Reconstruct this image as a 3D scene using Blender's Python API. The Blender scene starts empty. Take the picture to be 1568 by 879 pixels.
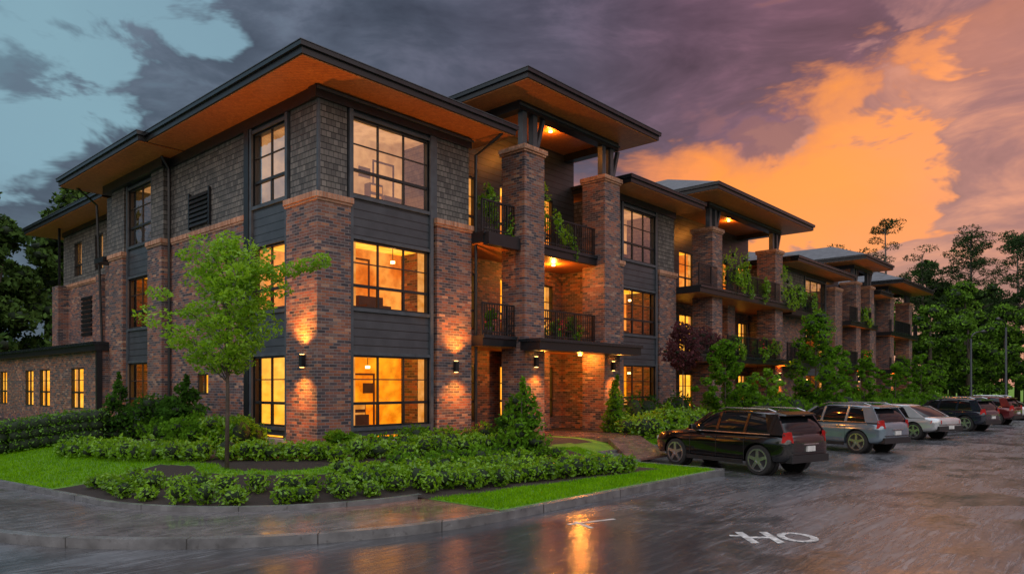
import bpy, math, random
import numpy as np
from mathutils import Vector, Matrix
random.seed(7); rng=np.random.default_rng(7)
S=bpy.context.scene
COL=S.collection
S.view_settings.view_transform='Standard'
try: S.view_settings.look='None'
except: pass
S.view_settings.exposure=0

# ---------------------------------------------------------------- node helpers
class NT:
    def __init__(s,tree): s.t=tree; s.n=tree.nodes; s.l=tree.links
    def new(s,typ,**kw):
        n=s.n.new(typ)
        for k,v in kw.items(): setattr(n,k,v)
        return n
    def put(s,sock,v):
        if v is None: return
        if isinstance(v,bpy.types.NodeSocket): s.l.new(v,sock)
        else:
            if isinstance(v,(tuple,list)) and len(v)==3 and sock.type=='RGBA': v=(*v,1)
            sock.default_value=v
    def m(s,op,a,b=None,c=None,clamp=False):
        n=s.new('ShaderNodeMath',operation=op); n.use_clamp=clamp
        s.put(n.inputs[0],a); s.put(n.inputs[1],b); s.put(n.inputs[2],c)
        return n.outputs[0]
    def sep(s,v):
        n=s.new('ShaderNodeSeparateXYZ'); s.put(n.inputs[0],v); return n.outputs
    def comb(s,x,y,z):
        n=s.new('ShaderNodeCombineXYZ'); s.put(n.inputs[0],x); s.put(n.inputs[1],y); s.put(n.inputs[2],z); return n.outputs[0]
    def noise(s,v,scale,detail=4,rough=.55,dist=0):
        n=s.new('ShaderNodeTexNoise'); s.put(n.inputs['Vector'],v)
        n.inputs['Scale'].default_value=scale; n.inputs['Detail'].default_value=detail
        n.inputs['Roughness'].default_value=rough; n.inputs['Distortion'].default_value=dist
        return n.outputs['Fac']
    def mix(s,f,a,b,blend='MIX'):
        n=s.new('ShaderNodeMix',data_type='RGBA',blend_type=blend)
        s.put(n.inputs[0],f); s.put(n.inputs[6],a); s.put(n.inputs[7],b); return n.outputs[2]
    def ramp(s,f,stops,interp='LINEAR'):
        n=s.new('ShaderNodeValToRGB'); cr=n.color_ramp; cr.interpolation=interp
        while len(cr.elements)<len(stops): cr.elements.new(.5)
        for e,(p,c) in zip(cr.elements,stops):
            e.position=p; e.color=(*c,1) if len(c)==3 else c
        s.put(n.inputs[0],f); return n.outputs[0]
    def mr(s,v,a,b,c=0,d=1,smooth=False):
        n=s.new('ShaderNodeMapRange'); n.clamp=True
        if smooth: n.interpolation_type='SMOOTHSTEP'
        s.put(n.inputs[0],v)
        for i,x in enumerate((a,b,c,d)): s.put(n.inputs[1+i],x)
        return n.outputs[0]
    def bump(s,h,st=.3,dist=.02):
        n=s.new('ShaderNodeBump'); n.inputs['Strength'].default_value=st; n.inputs['Distance'].default_value=dist
        s.put(n.inputs['Height'],h); return n.outputs[0]

def mat(name,color=(.5,.5,.5),rough=.6,metal=0,fn=None,spec=None):
    m=bpy.data.materials.new(name); m.use_nodes=True
    t=NT(m.node_tree); b=m.node_tree.nodes['Principled BSDF']
    b.inputs['Base Color'].default_value=(*color,1); b.inputs['Roughness'].default_value=rough
    b.inputs['Metallic'].default_value=metal
    if spec is not None: b.inputs['Specular IOR Level'].default_value=spec
    if fn: fn(t,b)
    return m
def obj(t): return t.new('ShaderNodeTexCoord').outputs['Object']

def cells(t,w,h,mort,horizontal=False):
    """per-brick random value, mortar mask, coordinate"""
    o=t.sep(obj(t))
    if horizontal: a,z=o[0],o[1]
    else: a,z=t.m('ADD',o[0],o[1]),o[2]
    zr=t.m('DIVIDE',z,h); row=t.m('FLOOR',zr); fz=t.m('FRACT',zr)
    off=t.m('MULTIPLY',t.m('MODULO',row,2.0),.5)
    ar=t.m('ADD',t.m('DIVIDE',a,w),off); colm=t.m('FLOOR',ar); fa=t.m('FRACT',ar)
    wn=t.new('ShaderNodeTexWhiteNoise'); wn.noise_dimensions='2D'
    t.put(wn.inputs['Vector'],t.comb(colm,row,0))
    mz=t.m('LESS_THAN',fz,mort/h); ma=t.m('LESS_THAN',fa,mort/w)
    return wn.outputs['Value'],t.m('MAXIMUM',mz,ma),fz,wn.outputs['Color']

def brick_fn(stops,mortar,w=.25,h=.083):
    def fn(t,b):
        r,mm,fz,_=cells(t,w,h,.013)
        c=t.ramp(r,stops)
        n=t.noise(obj(t),.8,3); c=t.mix(.65,c,t.ramp(n,[(.3,(.5,.5,.58)),(.55,(1,.95,.95)),(.7,(1.4,1.2,1.1))]),'MULTIPLY')
        n2=t.noise(obj(t),26,3); c=t.mix(.6,c,t.ramp(n2,[(.3,(.55,.55,.55)),(.7,(1.3,1.3,1.3))]),'MULTIPLY')
        c=t.mix(mm,c,mortar)
        t.put(b.inputs['Base Color'],c); t.put(b.inputs['Roughness'],t.mr(n2,.2,.8,.4,.75))
        hgt=t.m('ADD',t.m('SUBTRACT',1,mm),t.m('MULTIPLY',r,.6))
        t.put(b.inputs['Normal'],t.bump(t.m('ADD',hgt,t.m('MULTIPLY',n2,.4)),.9,.015))
    return fn
M={}
M['brick']=mat('brick',fn=brick_fn([(0,(.042,.037,.048)),(.16,(.095,.072,.083)),(.32,(.20,.078,.05)),(.46,(.34,.12,.065)),(.6,(.12,.075,.08)),(.74,(.42,.18,.095)),(.86,(.062,.055,.07)),(.95,(.27,.17,.14)),(1,(.48,.27,.165))],(.26,.235,.23)))
M['capbrick']=mat('cap_brick',fn=brick_fn([(0,(.40,.17,.09)),(.5,(.55,.26,.15)),(1,(.65,.35,.22))],(.35,.26,.2),w=.09,h=.25))
def shingle(t,b):
    r,mm,fz,_=cells(t,.15,.17,.012)
    c=t.ramp(r,[(0,(.075,.069,.065)),(.5,(.125,.115,.105)),(1,(.19,.172,.155))])
    n=t.noise(obj(t),1.2,4); c=t.mix(.5,c,t.ramp(n,[(.3,(.6,.6,.65)),(.7,(1.25,1.18,1.1))]),'MULTIPLY')
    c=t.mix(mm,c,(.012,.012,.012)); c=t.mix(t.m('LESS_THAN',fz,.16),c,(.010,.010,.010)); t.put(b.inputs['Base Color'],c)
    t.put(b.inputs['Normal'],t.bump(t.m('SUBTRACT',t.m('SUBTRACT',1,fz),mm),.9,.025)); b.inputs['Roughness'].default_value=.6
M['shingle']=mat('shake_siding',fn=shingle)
def lap(t,b):
    o=t.sep(obj(t)); f=t.m('FRACT',t.m('DIVIDE',o[2],.24))
    n=t.noise(obj(t),2,4); c=t.ramp(n,[(.3,(.033,.039,.048)),(.7,(.058,.065,.076))])
    c=t.mix(t.m('LESS_THAN',f,.10),c,(.005,.005,.006)); t.put(b.inputs['Base Color'],c)
    t.put(b.inputs['Normal'],t.bump(t.m('SUBTRACT',1,f),.9,.03)); b.inputs['Roughness'].default_value=.4
M['lap']=mat('lap_siding',fn=lap)
def speck(c,rough=.4,amt=.25,sc=4,bs=.1):
    def fn(t,b):
        n=t.noise(obj(t),sc,5); lo=tuple(x*(1-amt) for x in c); hi=tuple(x*(1+amt) for x in c)
        t.put(b.inputs['Base Color'],t.ramp(n,[(.3,lo),(.7,hi)])); t.put(b.inputs['Roughness'],t.mr(n,.2,.8,rough*.8,min(1,rough*1.25)))
        t.put(b.inputs['Normal'],t.bump(t.noise(obj(t),sc*12,3),bs,.01))
    return fn
M['trim']=mat('grey_trim',fn=speck((.065,.077,.093),.36))
M['black']=mat('black_metal',fn=speck((.010,.011,.014),.34))
M['gutter']=mat('gutter_metal',fn=speck((.012,.016,.021),.26))
M['frame']=mat('window_frame',fn=speck((.015,.016,.018),.35))
M['muntin']=mat('muntin',fn=speck((.03,.022,.018),.4))
M['stone']=mat('pale_stone',fn=speck((.42,.42,.42),.6))
def wood(t,b):
    o=t.sep(obj(t)); f=t.m('FRACT',t.m('DIVIDE',t.m('ADD',o[0],t.m('MULTIPLY',o[1],1)),.14))
    v=t.comb(t.m('MULTIPLY',o[0],3),t.m('MULTIPLY',o[1],3),0); n=t.noise(v,2,6,.7,1.5)
    c=t.ramp(n,[(.25,(.40,.11,.028)),(.5,(.62,.20,.05)),(.75,(.82,.33,.085))]); c=t.mix(t.m('LESS_THAN',f,.09),c,(.06,.02,.01))
    t.put(b.inputs['Base Color'],c); b.inputs['Roughness'].default_value=.42
M['wood']=mat('wood_soffit',fn=wood)
def roofm(t,b):
    r,mm,fz,_=cells(t,.3,.08,.01)
    t.put(b.inputs['Base Color'],t.mix(mm,t.ramp(r,[(0,(.04,.047,.056)),(1,(.09,.10,.115))]),(.025,.025,.03)))
    b.inputs['Roughness'].default_value=.5
M['roof']=mat('roof_shingles',fn=roofm)
def glassm(name,k,rough=.02):
    m=bpy.data.materials.new(name); m.use_nodes=True; t=NT(m.node_tree); m.node_tree.nodes.clear()
    out=t.new('ShaderNodeOutputMaterial'); tr=t.new('ShaderNodeBsdfTransparent'); gl=t.new('ShaderNodeBsdfGlossy')
    tr.inputs[0].default_value=(.96,.96,.96,1); gl.inputs['Roughness'].default_value=rough
    bn=t.bump(t.noise(obj(t),1.3,2),.15,.05); t.put(gl.inputs['Normal'],bn)
    lw=t.new('ShaderNodeLayerWeight'); lw.inputs[0].default_value=.35
    f=t.m('ADD',t.m('MULTIPLY',lw.outputs['Fresnel'],.16),k,clamp=True)
    mx=t.new('ShaderNodeMixShader'); t.put(mx.inputs[0],f); t.l.new(tr.outputs[0],mx.inputs[1]); t.l.new(gl.outputs[0],mx.inputs[2])
    t.l.new(mx.outputs[0],out.inputs[0]); return m
M['glass1']=glassm('window_glass',.015); M['glass3']=glassm('window_glass_upper',.36)
def roomm(name,c1,c2,strength,sc=.9,det=.4):
    m=bpy.data.materials.new(name); m.use_nodes=True; t=NT(m.node_tree); m.node_tree.nodes.clear()
    out=t.new('ShaderNodeOutputMaterial'); e=t.new('ShaderNodeEmission')
    n=t.noise(obj(t),sc,3,.5); c=t.ramp(n,[(.38,c1),(.58,c2)])
    n2=t.noise(obj(t),3.5,3); c=t.mix(det,c,t.ramp(n2,[(.35,(.55,.42,.3)),(.6,(1.1,1.1,1.1))]),'MULTIPLY')
    t.put(e.inputs[0],c); e.inputs[1].default_value=strength; t.l.new(e.outputs[0],out.inputs[0])
    m.cycles.emission_sampling='NONE'; return m
M['roomA']=roomm('lit_room_wall',(.85,.19,.004),(1,.35,.010),1.35,det=.55)
M['roomB']=roomm('lit_room_wall_soft',(.72,.15,.012),(1,.33,.05),1.25,det=.5)
M['roomC']=roomm('lit_room_wall_pale',(.55,.24,.08),(1,.47,.16),.95)
M['ceilA']=roomm('lit_ceiling',(1,.36,.015),(1,.46,.05),1.8)
M['floorA']=roomm('room_floor',(.30,.06,.006),(.5,.13,.012),.7)
M['furn']=mat('furniture',fn=speck((.12,.04,.015),.6))
M['lamp']=roomm('lamp_glow',(1,.55,.15),(1,.6,.2),8)
M['bulb']=roomm('bulb_glow',(1,.5,.13),(1,.55,.18),12)
M['curtain']=roomm('curtain',(.85,.30,.04),(1,.42,.10),.9,3)

def leafm(name,dark,light,trans=.35,rough=.5,cheap=0):
    m=bpy.data.materials.new(name); m.use_nodes=True; t=NT(m.node_tree); m.node_tree.nodes.clear()
    out=t.new('ShaderNodeOutputMaterial'); at=t.new('ShaderNodeAttribute'); at.attribute_name='tint'
    n=t.noise(obj(t),.35 if cheap==2 else 1.6,1); f=t.m('ADD',t.m('MULTIPLY',at.outputs['Fac'],.6),t.m('MULTIPLY',n,.5))
    c=t.ramp(f,[(.15,dark),(.85,light)])
    if cheap: d=t.new('ShaderNodeBsdfDiffuse'); t.put(d.inputs[0],c)
    else: d=t.new('ShaderNodeBsdfPrincipled'); t.put(d.inputs['Base Color'],c); d.inputs['Roughness'].default_value=rough
    if cheap==2: t.l.new(d.outputs[0],out.inputs[0]); return m
    tl=t.new('ShaderNodeBsdfTranslucent'); t.put(tl.inputs[0],t.mix(.5,c,(light[0]*1.3,light[1]*1.2,light[2])))
    mx=t.new('ShaderNodeMixShader'); mx.inputs[0].default_value=trans
    t.l.new(d.outputs[0],mx.inputs[1]); t.l.new(tl.outputs[0],mx.inputs[2]); t.l.new(mx.outputs[0],out.inputs[0]); return m
M['leaf_sap']=leafm('sapling_leaves',(.07,.19,.005),(.32,.56,.018),.45)
M['leaf_hedge']=leafm('hedge_leaves',(.03,.11,.004),(.25,.48,.016),rough=.35)
M['leaf_box']=leafm('clipped_hedge_leaves',(.03,.10,.005),(.15,.34,.014))
M['leaf_dark']=leafm('dark_leaves',(.012,.045,.007),(.07,.17,.022),cheap=1)
M['leaf_mid']=leafm('tree_leaves',(.022,.08,.006),(.15,.33,.022),cheap=1)
M['leaf_far']=leafm('forest_leaves',(.012,.03,.010),(.09,.16,.035),cheap=2)
M['leaf_farmid']=leafm('park_tree_leaves',(.02,.06,.008),(.14,.27,.03),cheap=2)
M['leaf_pine']=leafm('pine_needles',(.012,.028,.012),(.05,.085,.03),cheap=2)
M['leaf_purple']=leafm('purple_leaves',(.04,.02,.025),(.16,.06,.07),cheap=1)
M['petal']=mat('red_petals',fn=speck((.5,.03,.04),.5))
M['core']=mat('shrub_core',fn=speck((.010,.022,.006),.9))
M['bark']=mat('bark',fn=speck((.085,.065,.05),.85,.4,6,.8))
M['grassblade']=leafm('grass_blades',(.05,.17,.003),(.22,.46,.008),.3,cheap=1)

# ---------------------------------------------------------------- mesh builders
def mesh_np(name,verts,faces_n,nv,mats,tint=None,matidx=None,smooth=False):
    me=bpy.data.meshes.new(name); V=np.asarray(verts,dtype=np.float32); F=np.asarray(faces_n,dtype=np.int32)
    me.vertices.add(len(V)); me.vertices.foreach_set('co',V.ravel())
    me.loops.add(F.size); me.loops.foreach_set('vertex_index',F.ravel())
    me.polygons.add(len(F)); me.polygons.foreach_set('loop_start',np.arange(0,F.size,nv,dtype=np.int32))
    if matidx is not None: me.polygons.foreach_set('material_index',np.asarray(matidx,dtype=np.int32))
    me.update(calc_edges=True)
    if smooth: me.polygons.foreach_set('use_smooth',np.ones(len(F),dtype=bool))
    if tint is not None:
        a=me.attributes.new('tint','FLOAT','FACE'); a.data.foreach_set('value',np.asarray(tint,dtype=np.float32))
    for m in mats: me.materials.append(m)
    return me
def link(name,me,parent=None):
    o=bpy.data.objects.new(name,me); COL.objects.link(o)
    if parent: o.parent=parent
    return o
def empty(name,loc=(0,0,0),rotz=0):
    o=bpy.data.objects.new(name,None); o.location=loc; o.rotation_euler=(0,0,rotz); COL.objects.link(o); return o

class Part:
    def __init__(s,name,m): s.name=name; s.m=m; s.v=[]; s.f=[]
    def box(s,x0,x1,y0,y1,z0,z1):
        b=len(s.v)
        s.v+=[(x0,y0,z0),(x1,y0,z0),(x1,y1,z0),(x0,y1,z0),(x0,y0,z1),(x1,y0,z1),(x1,y1,z1),(x0,y1,z1)]
        s.f+=[(b,b+3,b+2,b+1),(b+4,b+5,b+6,b+7),(b,b+1,b+5,b+4),(b+1,b+2,b+6,b+5),(b+2,b+3,b+7,b+6),(b+3,b,b+4,b+7)]
    def poly(s,pts):
        b=len(s.v); s.v+=list(pts); s.f.append(tuple(range(b,b+len(pts))))
    def hexa(s,p):
        b=len(s.v); s.v+=list(p)
        s.f+=[(b,b+3,b+2,b+1),(b+4,b+5,b+6,b+7),(b,b+1,b+5,b+4),(b+1,b+2,b+6,b+5),(b+2,b+3,b+7,b+6),(b+3,b,b+4,b+7)]
    def tube(s,pts,rad,n=8,cap=True):
        pts=[Vector(p) for p in pts]; b=len(s.v)
        for i,p in enumerate(pts):
            d=(pts[min(i+1,len(pts)-1)]-pts[max(i-1,0)]).normalized()
            a=d.cross(Vector((0,0,1)) if abs(d.z)<.9 else Vector((1,0,0))).normalized(); c=d.cross(a)
            for k in range(n):
                t=2*math.pi*k/n; s.v.append(tuple(p+(a*math.cos(t)+c*math.sin(t))*rad[i]))
        for i in range(len(pts)-1):
            for k in range(n):
                k2=(k+1)%n; s.f.append((b+i*n+k,b+i*n+k2,b+(i+1)*n+k2,b+(i+1)*n+k))
        if cap: s.f.append(tuple(b+k for k in range(n))[::-1]); s.f.append(tuple(b+(len(pts)-1)*n+k for k in range(n)))
    def build(s,parent=None,smooth=False,bevel=0):
        if not s.v: return None
        me=bpy.data.meshes.new(s.name); me.from_pydata(s.v,[],s.f); me.update(); me.materials.append(s.m)
        if smooth: me.polygons.foreach_set('use_smooth',[True]*len(me.polygons))
        o=link(s.name,me,parent)
        if bevel:
            b=o.modifiers.new('bevel','BEVEL'); b.width=bevel; b.segments=2; b.limit_method='ANGLE'
        return o

def leaf_quads(c,size,aspect=.5,flat=0):
    n=len(c); d=rng.normal(size=(n,3)); d[:,2]*=(1-flat*.6); d/=np.linalg.norm(d,axis=1)[:,None]
    e=rng.normal(size=(n,3)); b=np.cross(d,e); b/=np.linalg.norm(b,axis=1)[:,None]+1e-9
    sz=(size*rng.uniform(.6,1.3,size=n))[:,None]
    return np.stack([c-d*sz,c+b*sz*aspect,c+d*sz,c-b*sz*aspect],axis=1).reshape(-1,3)
def blob_points(bl):
    P=[]
    for (x,y,z,rx,ry,rz,n) in bl:
        d=rng.normal(size=(n,3)); d/=np.linalg.norm(d,axis=1)[:,None]
        r=rng.uniform(.55,1.0,size=(n,1))**.6*rng.uniform(.85,1.18,size=(n,1))
        P.append(d*r*np.array([rx,ry,rz])+np.array([x,y,z]))
    return np.concatenate(P)
_t=(1+5**.5)/2
ICO_V=np.array([(-1,_t,0),(1,_t,0),(-1,-_t,0),(1,-_t,0),(0,-1,_t),(0,1,_t),(0,-1,-_t),(0,1,-_t),(_t,0,-1),(_t,0,1),(-_t,0,-1),(-_t,0,1)])/math.sqrt(1+_t*_t)
ICO_F=np.array([(0,11,5),(0,5,1),(0,1,7),(0,7,10),(0,10,11),(1,5,9),(5,11,4),(11,10,2),(10,7,6),(7,1,8),(3,9,4),(3,4,2),(3,2,6),(3,6,8),(3,8,9),(4,9,5),(2,4,11),(6,2,10),(8,6,7),(9,8,1)])
def foliage(name,bl,size,m,core=.72,extra=None,flat=0,aspect=.5,parent=None):
    c=blob_points(bl); V=leaf_quads(c,size,aspect,flat); nl=len(c)
    me=bpy.data.meshes.new(name)
    verts=[V]; loops=[np.arange(nl*4)]; starts=[np.arange(nl)*4]; mi=[np.zeros(nl,int)]; tint=[rng.uniform(0,1,nl)*.6+.4*np.repeat(rng.uniform(0,1,len(bl)),[b[6] for b in bl])]
    off=nl*4; lo=nl*4
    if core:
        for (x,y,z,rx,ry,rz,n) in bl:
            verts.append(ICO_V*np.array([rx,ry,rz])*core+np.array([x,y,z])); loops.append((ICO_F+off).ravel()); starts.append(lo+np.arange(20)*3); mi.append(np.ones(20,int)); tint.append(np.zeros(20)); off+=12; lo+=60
    if extra is not None and extra.v:
        verts.append(np.array(extra.v))
        for f in extra.f:
            loops.append(np.array(f)+off); starts.append(np.array([lo])); lo+=len(f); mi.append(np.array([2])); tint.append(np.zeros(1))
    V=np.concatenate(verts).astype(np.float32); L=np.concatenate(loops).astype(np.int32); St=np.concatenate(starts).astype(np.int32)
    me.vertices.add(len(V)); me.vertices.foreach_set('co',V.ravel()); me.loops.add(len(L)); me.loops.foreach_set('vertex_index',L)
    me.polygons.add(len(St)); me.polygons.foreach_set('loop_start',St); me.polygons.foreach_set('material_index',np.concatenate(mi).astype(np.int32))
    me.update(calc_edges=True)
    a=me.attributes.new('tint','FLOAT','FACE'); a.data.foreach_set('value',np.concatenate(tint).astype(np.float32))
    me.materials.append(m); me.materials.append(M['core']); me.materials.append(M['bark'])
    return link(name,me,parent)

# ---------------------------------------------------------------- terrain
CX,CY,R=-1.3,-1.1,7.0
def sdist(X,Y): return R-math.hypot(max(CX-X,0),max(CY-Y,0))
def wfun(X,Y): return 2.3-(.12*max(0,Y-CY) if X<CX else 0)
def tz(s):
    k=min(1,max(0,(s-2.3)/3.7)); return -.5*(1-k*k*(3-2*k))
def gz(X,Y): return tz(sdist(X,Y))
ROAD=-.65
BAYS=[(7.3,11.3),(15.2,19.8),(24,28.2),(32.4,36.6),(40.5,44.7),(48,52.5)]
path=[]
y=45
while y>CY: path.append((CX-R,y,1,0)); y-=(1.5 if y>14 else .2)
for i in range(61):
    a=math.pi+math.pi/2*i/60; path.append((CX+R*math.cos(a),CY+R*math.sin(a),-math.cos(a),-math.sin(a)))
x=CX+.2
while x<70:
    path.append((x,CY-R,0,1)); x+=(.1 if x<20 else .5)
def strip(name,smin,smax,zf,m,cond=None,ds=.15,matf=None,mats=None,tmin=0,tmax=None):
    V=[];F=[];MI=[]
    for (px,py,nx,ny) in path[tmin:tmax]:
        a=smin(px,py) if callable(smin) else smin; b=smax(px,py) if callable(smax) else smax
        V.append((a,b,px,py,nx,ny))
    n=max(1,int(round((max(v[1]-v[0] for v in V))/ds)))
    VV=[]
    for (a,b,px,py,nx,ny) in V:
        for j in range(n+1):
            s=a+(b-a)*j/n; VV.append((px+nx*s,py+ny*s,zf(s)))
    for i in range(len(V)-1):
        for j in range(n):
            q=(i*(n+1)+j,(i+1)*(n+1)+j,(i+1)*(n+1)+j+1,i*(n+1)+j+1)
            cx=sum(VV[k][0] for k in q)/4; cy=sum(VV[k][1] for k in q)/4
            if cond and not cond(cx,cy): continue
            F.append(q); MI.append(matf(cx,cy) if matf else 0)
    return link(name,mesh_np(name,VV,F,4,mats or [m],matidx=MI))
def inbay(X,Y): return any(a<X<b for a,b in BAYS) and Y<-4.2
def isbed(X,Y):
    s=sdist(X,Y); wob=.12*math.sin(X*3.1+Y*2.3)
    if X<-1.25 and Y<1.2 and s<4.75+wob: return True
    if -1.25<=X<6.3 and 2.05-.11*(X+1.2)+wob*.4<s<4.5: return True
    if s>5.1+wob and X<8.3 and Y<9: return True
    if s>4.6+wob and X>11: return True
    return False
def lawnf(t,b):
    n=t.noise(obj(t),3,5); n2=t.noise(obj(t),60,3)
    c=t.ramp(n,[(.3,(.065,.18,.004)),(.7,(.14,.31,.007))]); c=t.mix(.6,c,t.ramp(n2,[(.3,(.5,.5,.5)),(.7,(1.3,1.3,1.2))]),'MULTIPLY')
    t.put(b.inputs['Base Color'],c); b.inputs['Roughness'].default_value=.8; t.put(b.inputs['Normal'],t.bump(n2,.8,.03))
M['lawn']=mat('lawn_grass',fn=lawnf)
M['mulch']=mat('mulch',fn=speck((.026,.015,.011),.9,.6,14,1.0))
def conc(t,b):
    speck((.15,.15,.152),.24,.35,3,.3)(t,b)
    src=b.inputs['Base Color'].links[0].from_socket
    o=t.sep(obj(t)); j=t.m('MAXIMUM',t.m('LESS_THAN',t.m('FRACT',t.m('DIVIDE',t.m('SUBTRACT',o[0],o[1]),2.6)),.010),t.mr(t.noise(obj(t),9,4),.6,.7,0,.5))
    t.put(b.inputs['Base Color'],t.mix(j,src,(.04,.038,.036)))
M['concrete']=mat('kerb_concrete',fn=conc)
def paver(t,b):
    r,mm,fz,_=cells(t,.22,.11,.008,True)
    o=t.sep(obj(t)); n=t.noise(obj(t),.5,3)
    # red brick band beside the lawn end, weathered grey pavers elsewhere
    redm=t.mr(t.m('ADD',o[0],t.m('MULTIPLY',t.m('SUBTRACT',n,.5),5)),-4.2,-2.6,.08,.85)
    c=t.mix(redm,t.ramp(r,[(0,(.085,.086,.093)),(1,(.145,.145,.152))]),t.ramp(r,[(0,(.15,.07,.05)),(1,(.25,.125,.09))]))
    c=t.mix(.5,c,t.ramp(t.noise(obj(t),2.5,5),[(.3,(.6,.6,.6)),(.7,(1.3,1.3,1.3))]),'MULTIPLY')
    t.put(b.inputs['Base Color'],t.mix(t.m('MULTIPLY',mm,.75),c,(.04,.037,.037))); t.put(b.inputs['Roughness'],t.mr(t.noise(obj(t),1.2,5),.38,.62,.08,.30))
    t.put(b.inputs['Normal'],t.bump(t.m('ADD',t.m('SUBTRACT',1,mm),t.noise(obj(t),6,3)),.3,.008))
M['paver']=mat('brick_pavers',fn=paver)
def asphalt(t,b):
    o=t.sep(obj(t)); v=t.comb(t.m('MULTIPLY',o[0],.25),o[1],0)
    n=t.noise(v,1.1,6,.6,.6); fine=t.noise(obj(t),60,3); st=t.noise(t.comb(t.m('MULTIPLY',o[0],.6),t.m('MULTIPLY',o[1],5),0),2.2,5,.65,1.2)
    r,mm,fz,_=cells(t,.9,.45,.018,True)
    dx=t.m('DIVIDE',t.m('ADD',o[0],4.6),5.2); dy=t.m('DIVIDE',t.m('ADD',o[1],10.2),2.6)
    dd=t.m('SQRT',t.m('ADD',t.m('MULTIPLY',dx,dx),t.m('MULTIPLY',dy,dy)))
    pn=t.noise(obj(t),.5,4,.6,.5)
    wet=t.m('MAXIMUM',t.mr(t.m('ADD',dd,t.m('MULTIPLY',t.m('SUBTRACT',pn,.5),2.0)),1.35,.8,0,1),t.mr(pn,.52,.62,.12,.9))
    c=t.ramp(n,[(.3,(.045,.047,.053)),(.7,(.11,.112,.122))]); c=t.mix(t.m('MULTIPLY',mm,.5),c,(.02,.02,.021))
    c=t.mix(.6,c,t.ramp(fine,[(.3,(.4,.4,.4)),(.7,(1.6,1.6,1.6))]),'MULTIPLY')
    c=t.mix(t.mr(st,.50,.68,0,.7),c,(.22,.225,.24))
    c=t.mix(t.m('MULTIPLY',wet,.65),c,(.025,.026,.029))
    t.put(b.inputs['Base Color'],c)
    dry=t.m('ADD',t.mr(n,.35,.65,.17,.34),t.mr(st,.4,.7,0,.14)); t.put(b.inputs['Roughness'],t.m('ADD',t.m('MULTIPLY',dry,t.m('SUBTRACT',1,wet)),t.m('MULTIPLY',wet,.10)))
    h=t.m('ADD',t.m('MULTIPLY',fine,.3),t.m('MULTIPLY',st,1.0)); h=t.m('SUBTRACT',h,t.m('MULTIPLY',mm,.25)); h=t.m('MULTIPLY',h,t.m('SUBTRACT',1,t.m('MULTIPLY',wet,.62)))
    t.put(b.inputs['Normal'],t.bump(h,.55,.014)); b.inputs['Specular IOR Level'].default_value=.6
M['asphalt']=mat('wet_asphalt',fn=asphalt)

strip('kerb',0,.18,lambda s:-.5,M['concrete'],cond=lambda X,Y: not inbay(X,Y),ds=.18)
strip('kerb',-.001,0,lambda s:-.5 if s>-.0005 else -.65,M['concrete'],cond=lambda X,Y: not inbay(X,Y),ds=.2)
strip('brick_pavement',.18,lambda x,y:wfun(x,y),lambda s:-.504,M['paver'],cond=lambda X,Y:X<-1.35,ds=.3)
strip('kerb',lambda x,y:wfun(x,y),lambda x,y:wfun(x,y)+.14,lambda s:-.42,M['concrete'],cond=lambda X,Y:X<-1.35,ds=.14)
kb=Part('kerb',M['concrete'])
pts=[(px+nx*wfun(px,py),py+ny*wfun(px,py)) for (px,py,nx,ny) in path if px+nx*2<-1.35]
for a,b2 in zip(pts[:-1],pts[1:]): kb.poly([(a[0],a[1],-.52),(b2[0],b2[1],-.52),(b2[0],b2[1],-.42),(a[0],a[1],-.42)])
for a,b2 in BAYS:
    for s0 in np.arange(-8.1,-4.2,.65):
        z=gz(20,s0+.6)+.03
        kb.box(a-.12,a,s0,s0+.65,-.7,max(z,-.497)); kb.box(b2,b2+.12,s0,s0+.65,-.7,max(z,-.497))
    kb.box(a-.12,b2+.12,-4.2,-4.05,-.7,gz(20,-4.1)+.03)
kb.build()
strip('garden_lawn',lambda x,y: wfun(x,y)+.14,6.98,lambda s:tz(s),M['lawn'],cond=lambda X,Y: X<-1.35,matf=lambda X,Y:1 if isbed(X,Y) else 0,mats=[M['lawn'],M['mulch']])
strip('garden_lawn',.18,6.99,lambda s:tz(s),M['lawn'],cond=lambda X,Y: X>=-1.35 and Y<=CY+.1 and not inbay(X,Y),matf=lambda X,Y:1 if isbed(X,Y) else 0,mats=[M['lawn'],M['mulch']],tmin=150)
p=Part('building_plot',M['mulch']); p.box(CX,70,CY-.02,45,-.6,-.003); p.build()
p=Part('road',M['asphalt']); p.poly([(-80,-60,ROAD),(72,-60,ROAD),(72,3,ROAD),(-80,3,ROAD)]); p.poly([(-80,3,ROAD),(-8,3,ROAD),(-8,60,ROAD),(-80,60,ROAD)]); p.build()
p=Part('ground',mat('ground_grass',fn=lawnf)); p.poly([(-900,-900,-.70),(1200,-900,-.70),(1200,1200,-.70),(-900,1200,-.70)]); p.build()
p=Part('far_lawn',M['lawn']); p.box(62,110,-60,60,-.66,-.48); p.build()
p=Part('entry_path',M['paver']); p.box(8.7,10.6,-3.4,0.2,-.1,.03); p.hexa([(7.2,-5.2,-.5),(9.4,-5.2,-.5),(10.6,-3.4,-.4),(8.7,-3.4,-.4),(7.2,-5.2,gz(7,-5.2)+.03),(9.4,-5.2,gz(7,-5.2)+.03),(10.6,-3.4,.03),(8.7,-3.4,.03)]); p.build()
M['paint']=mat('road_paint',fn=speck((.45,.45,.44),.4,.6,9,.3))
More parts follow.
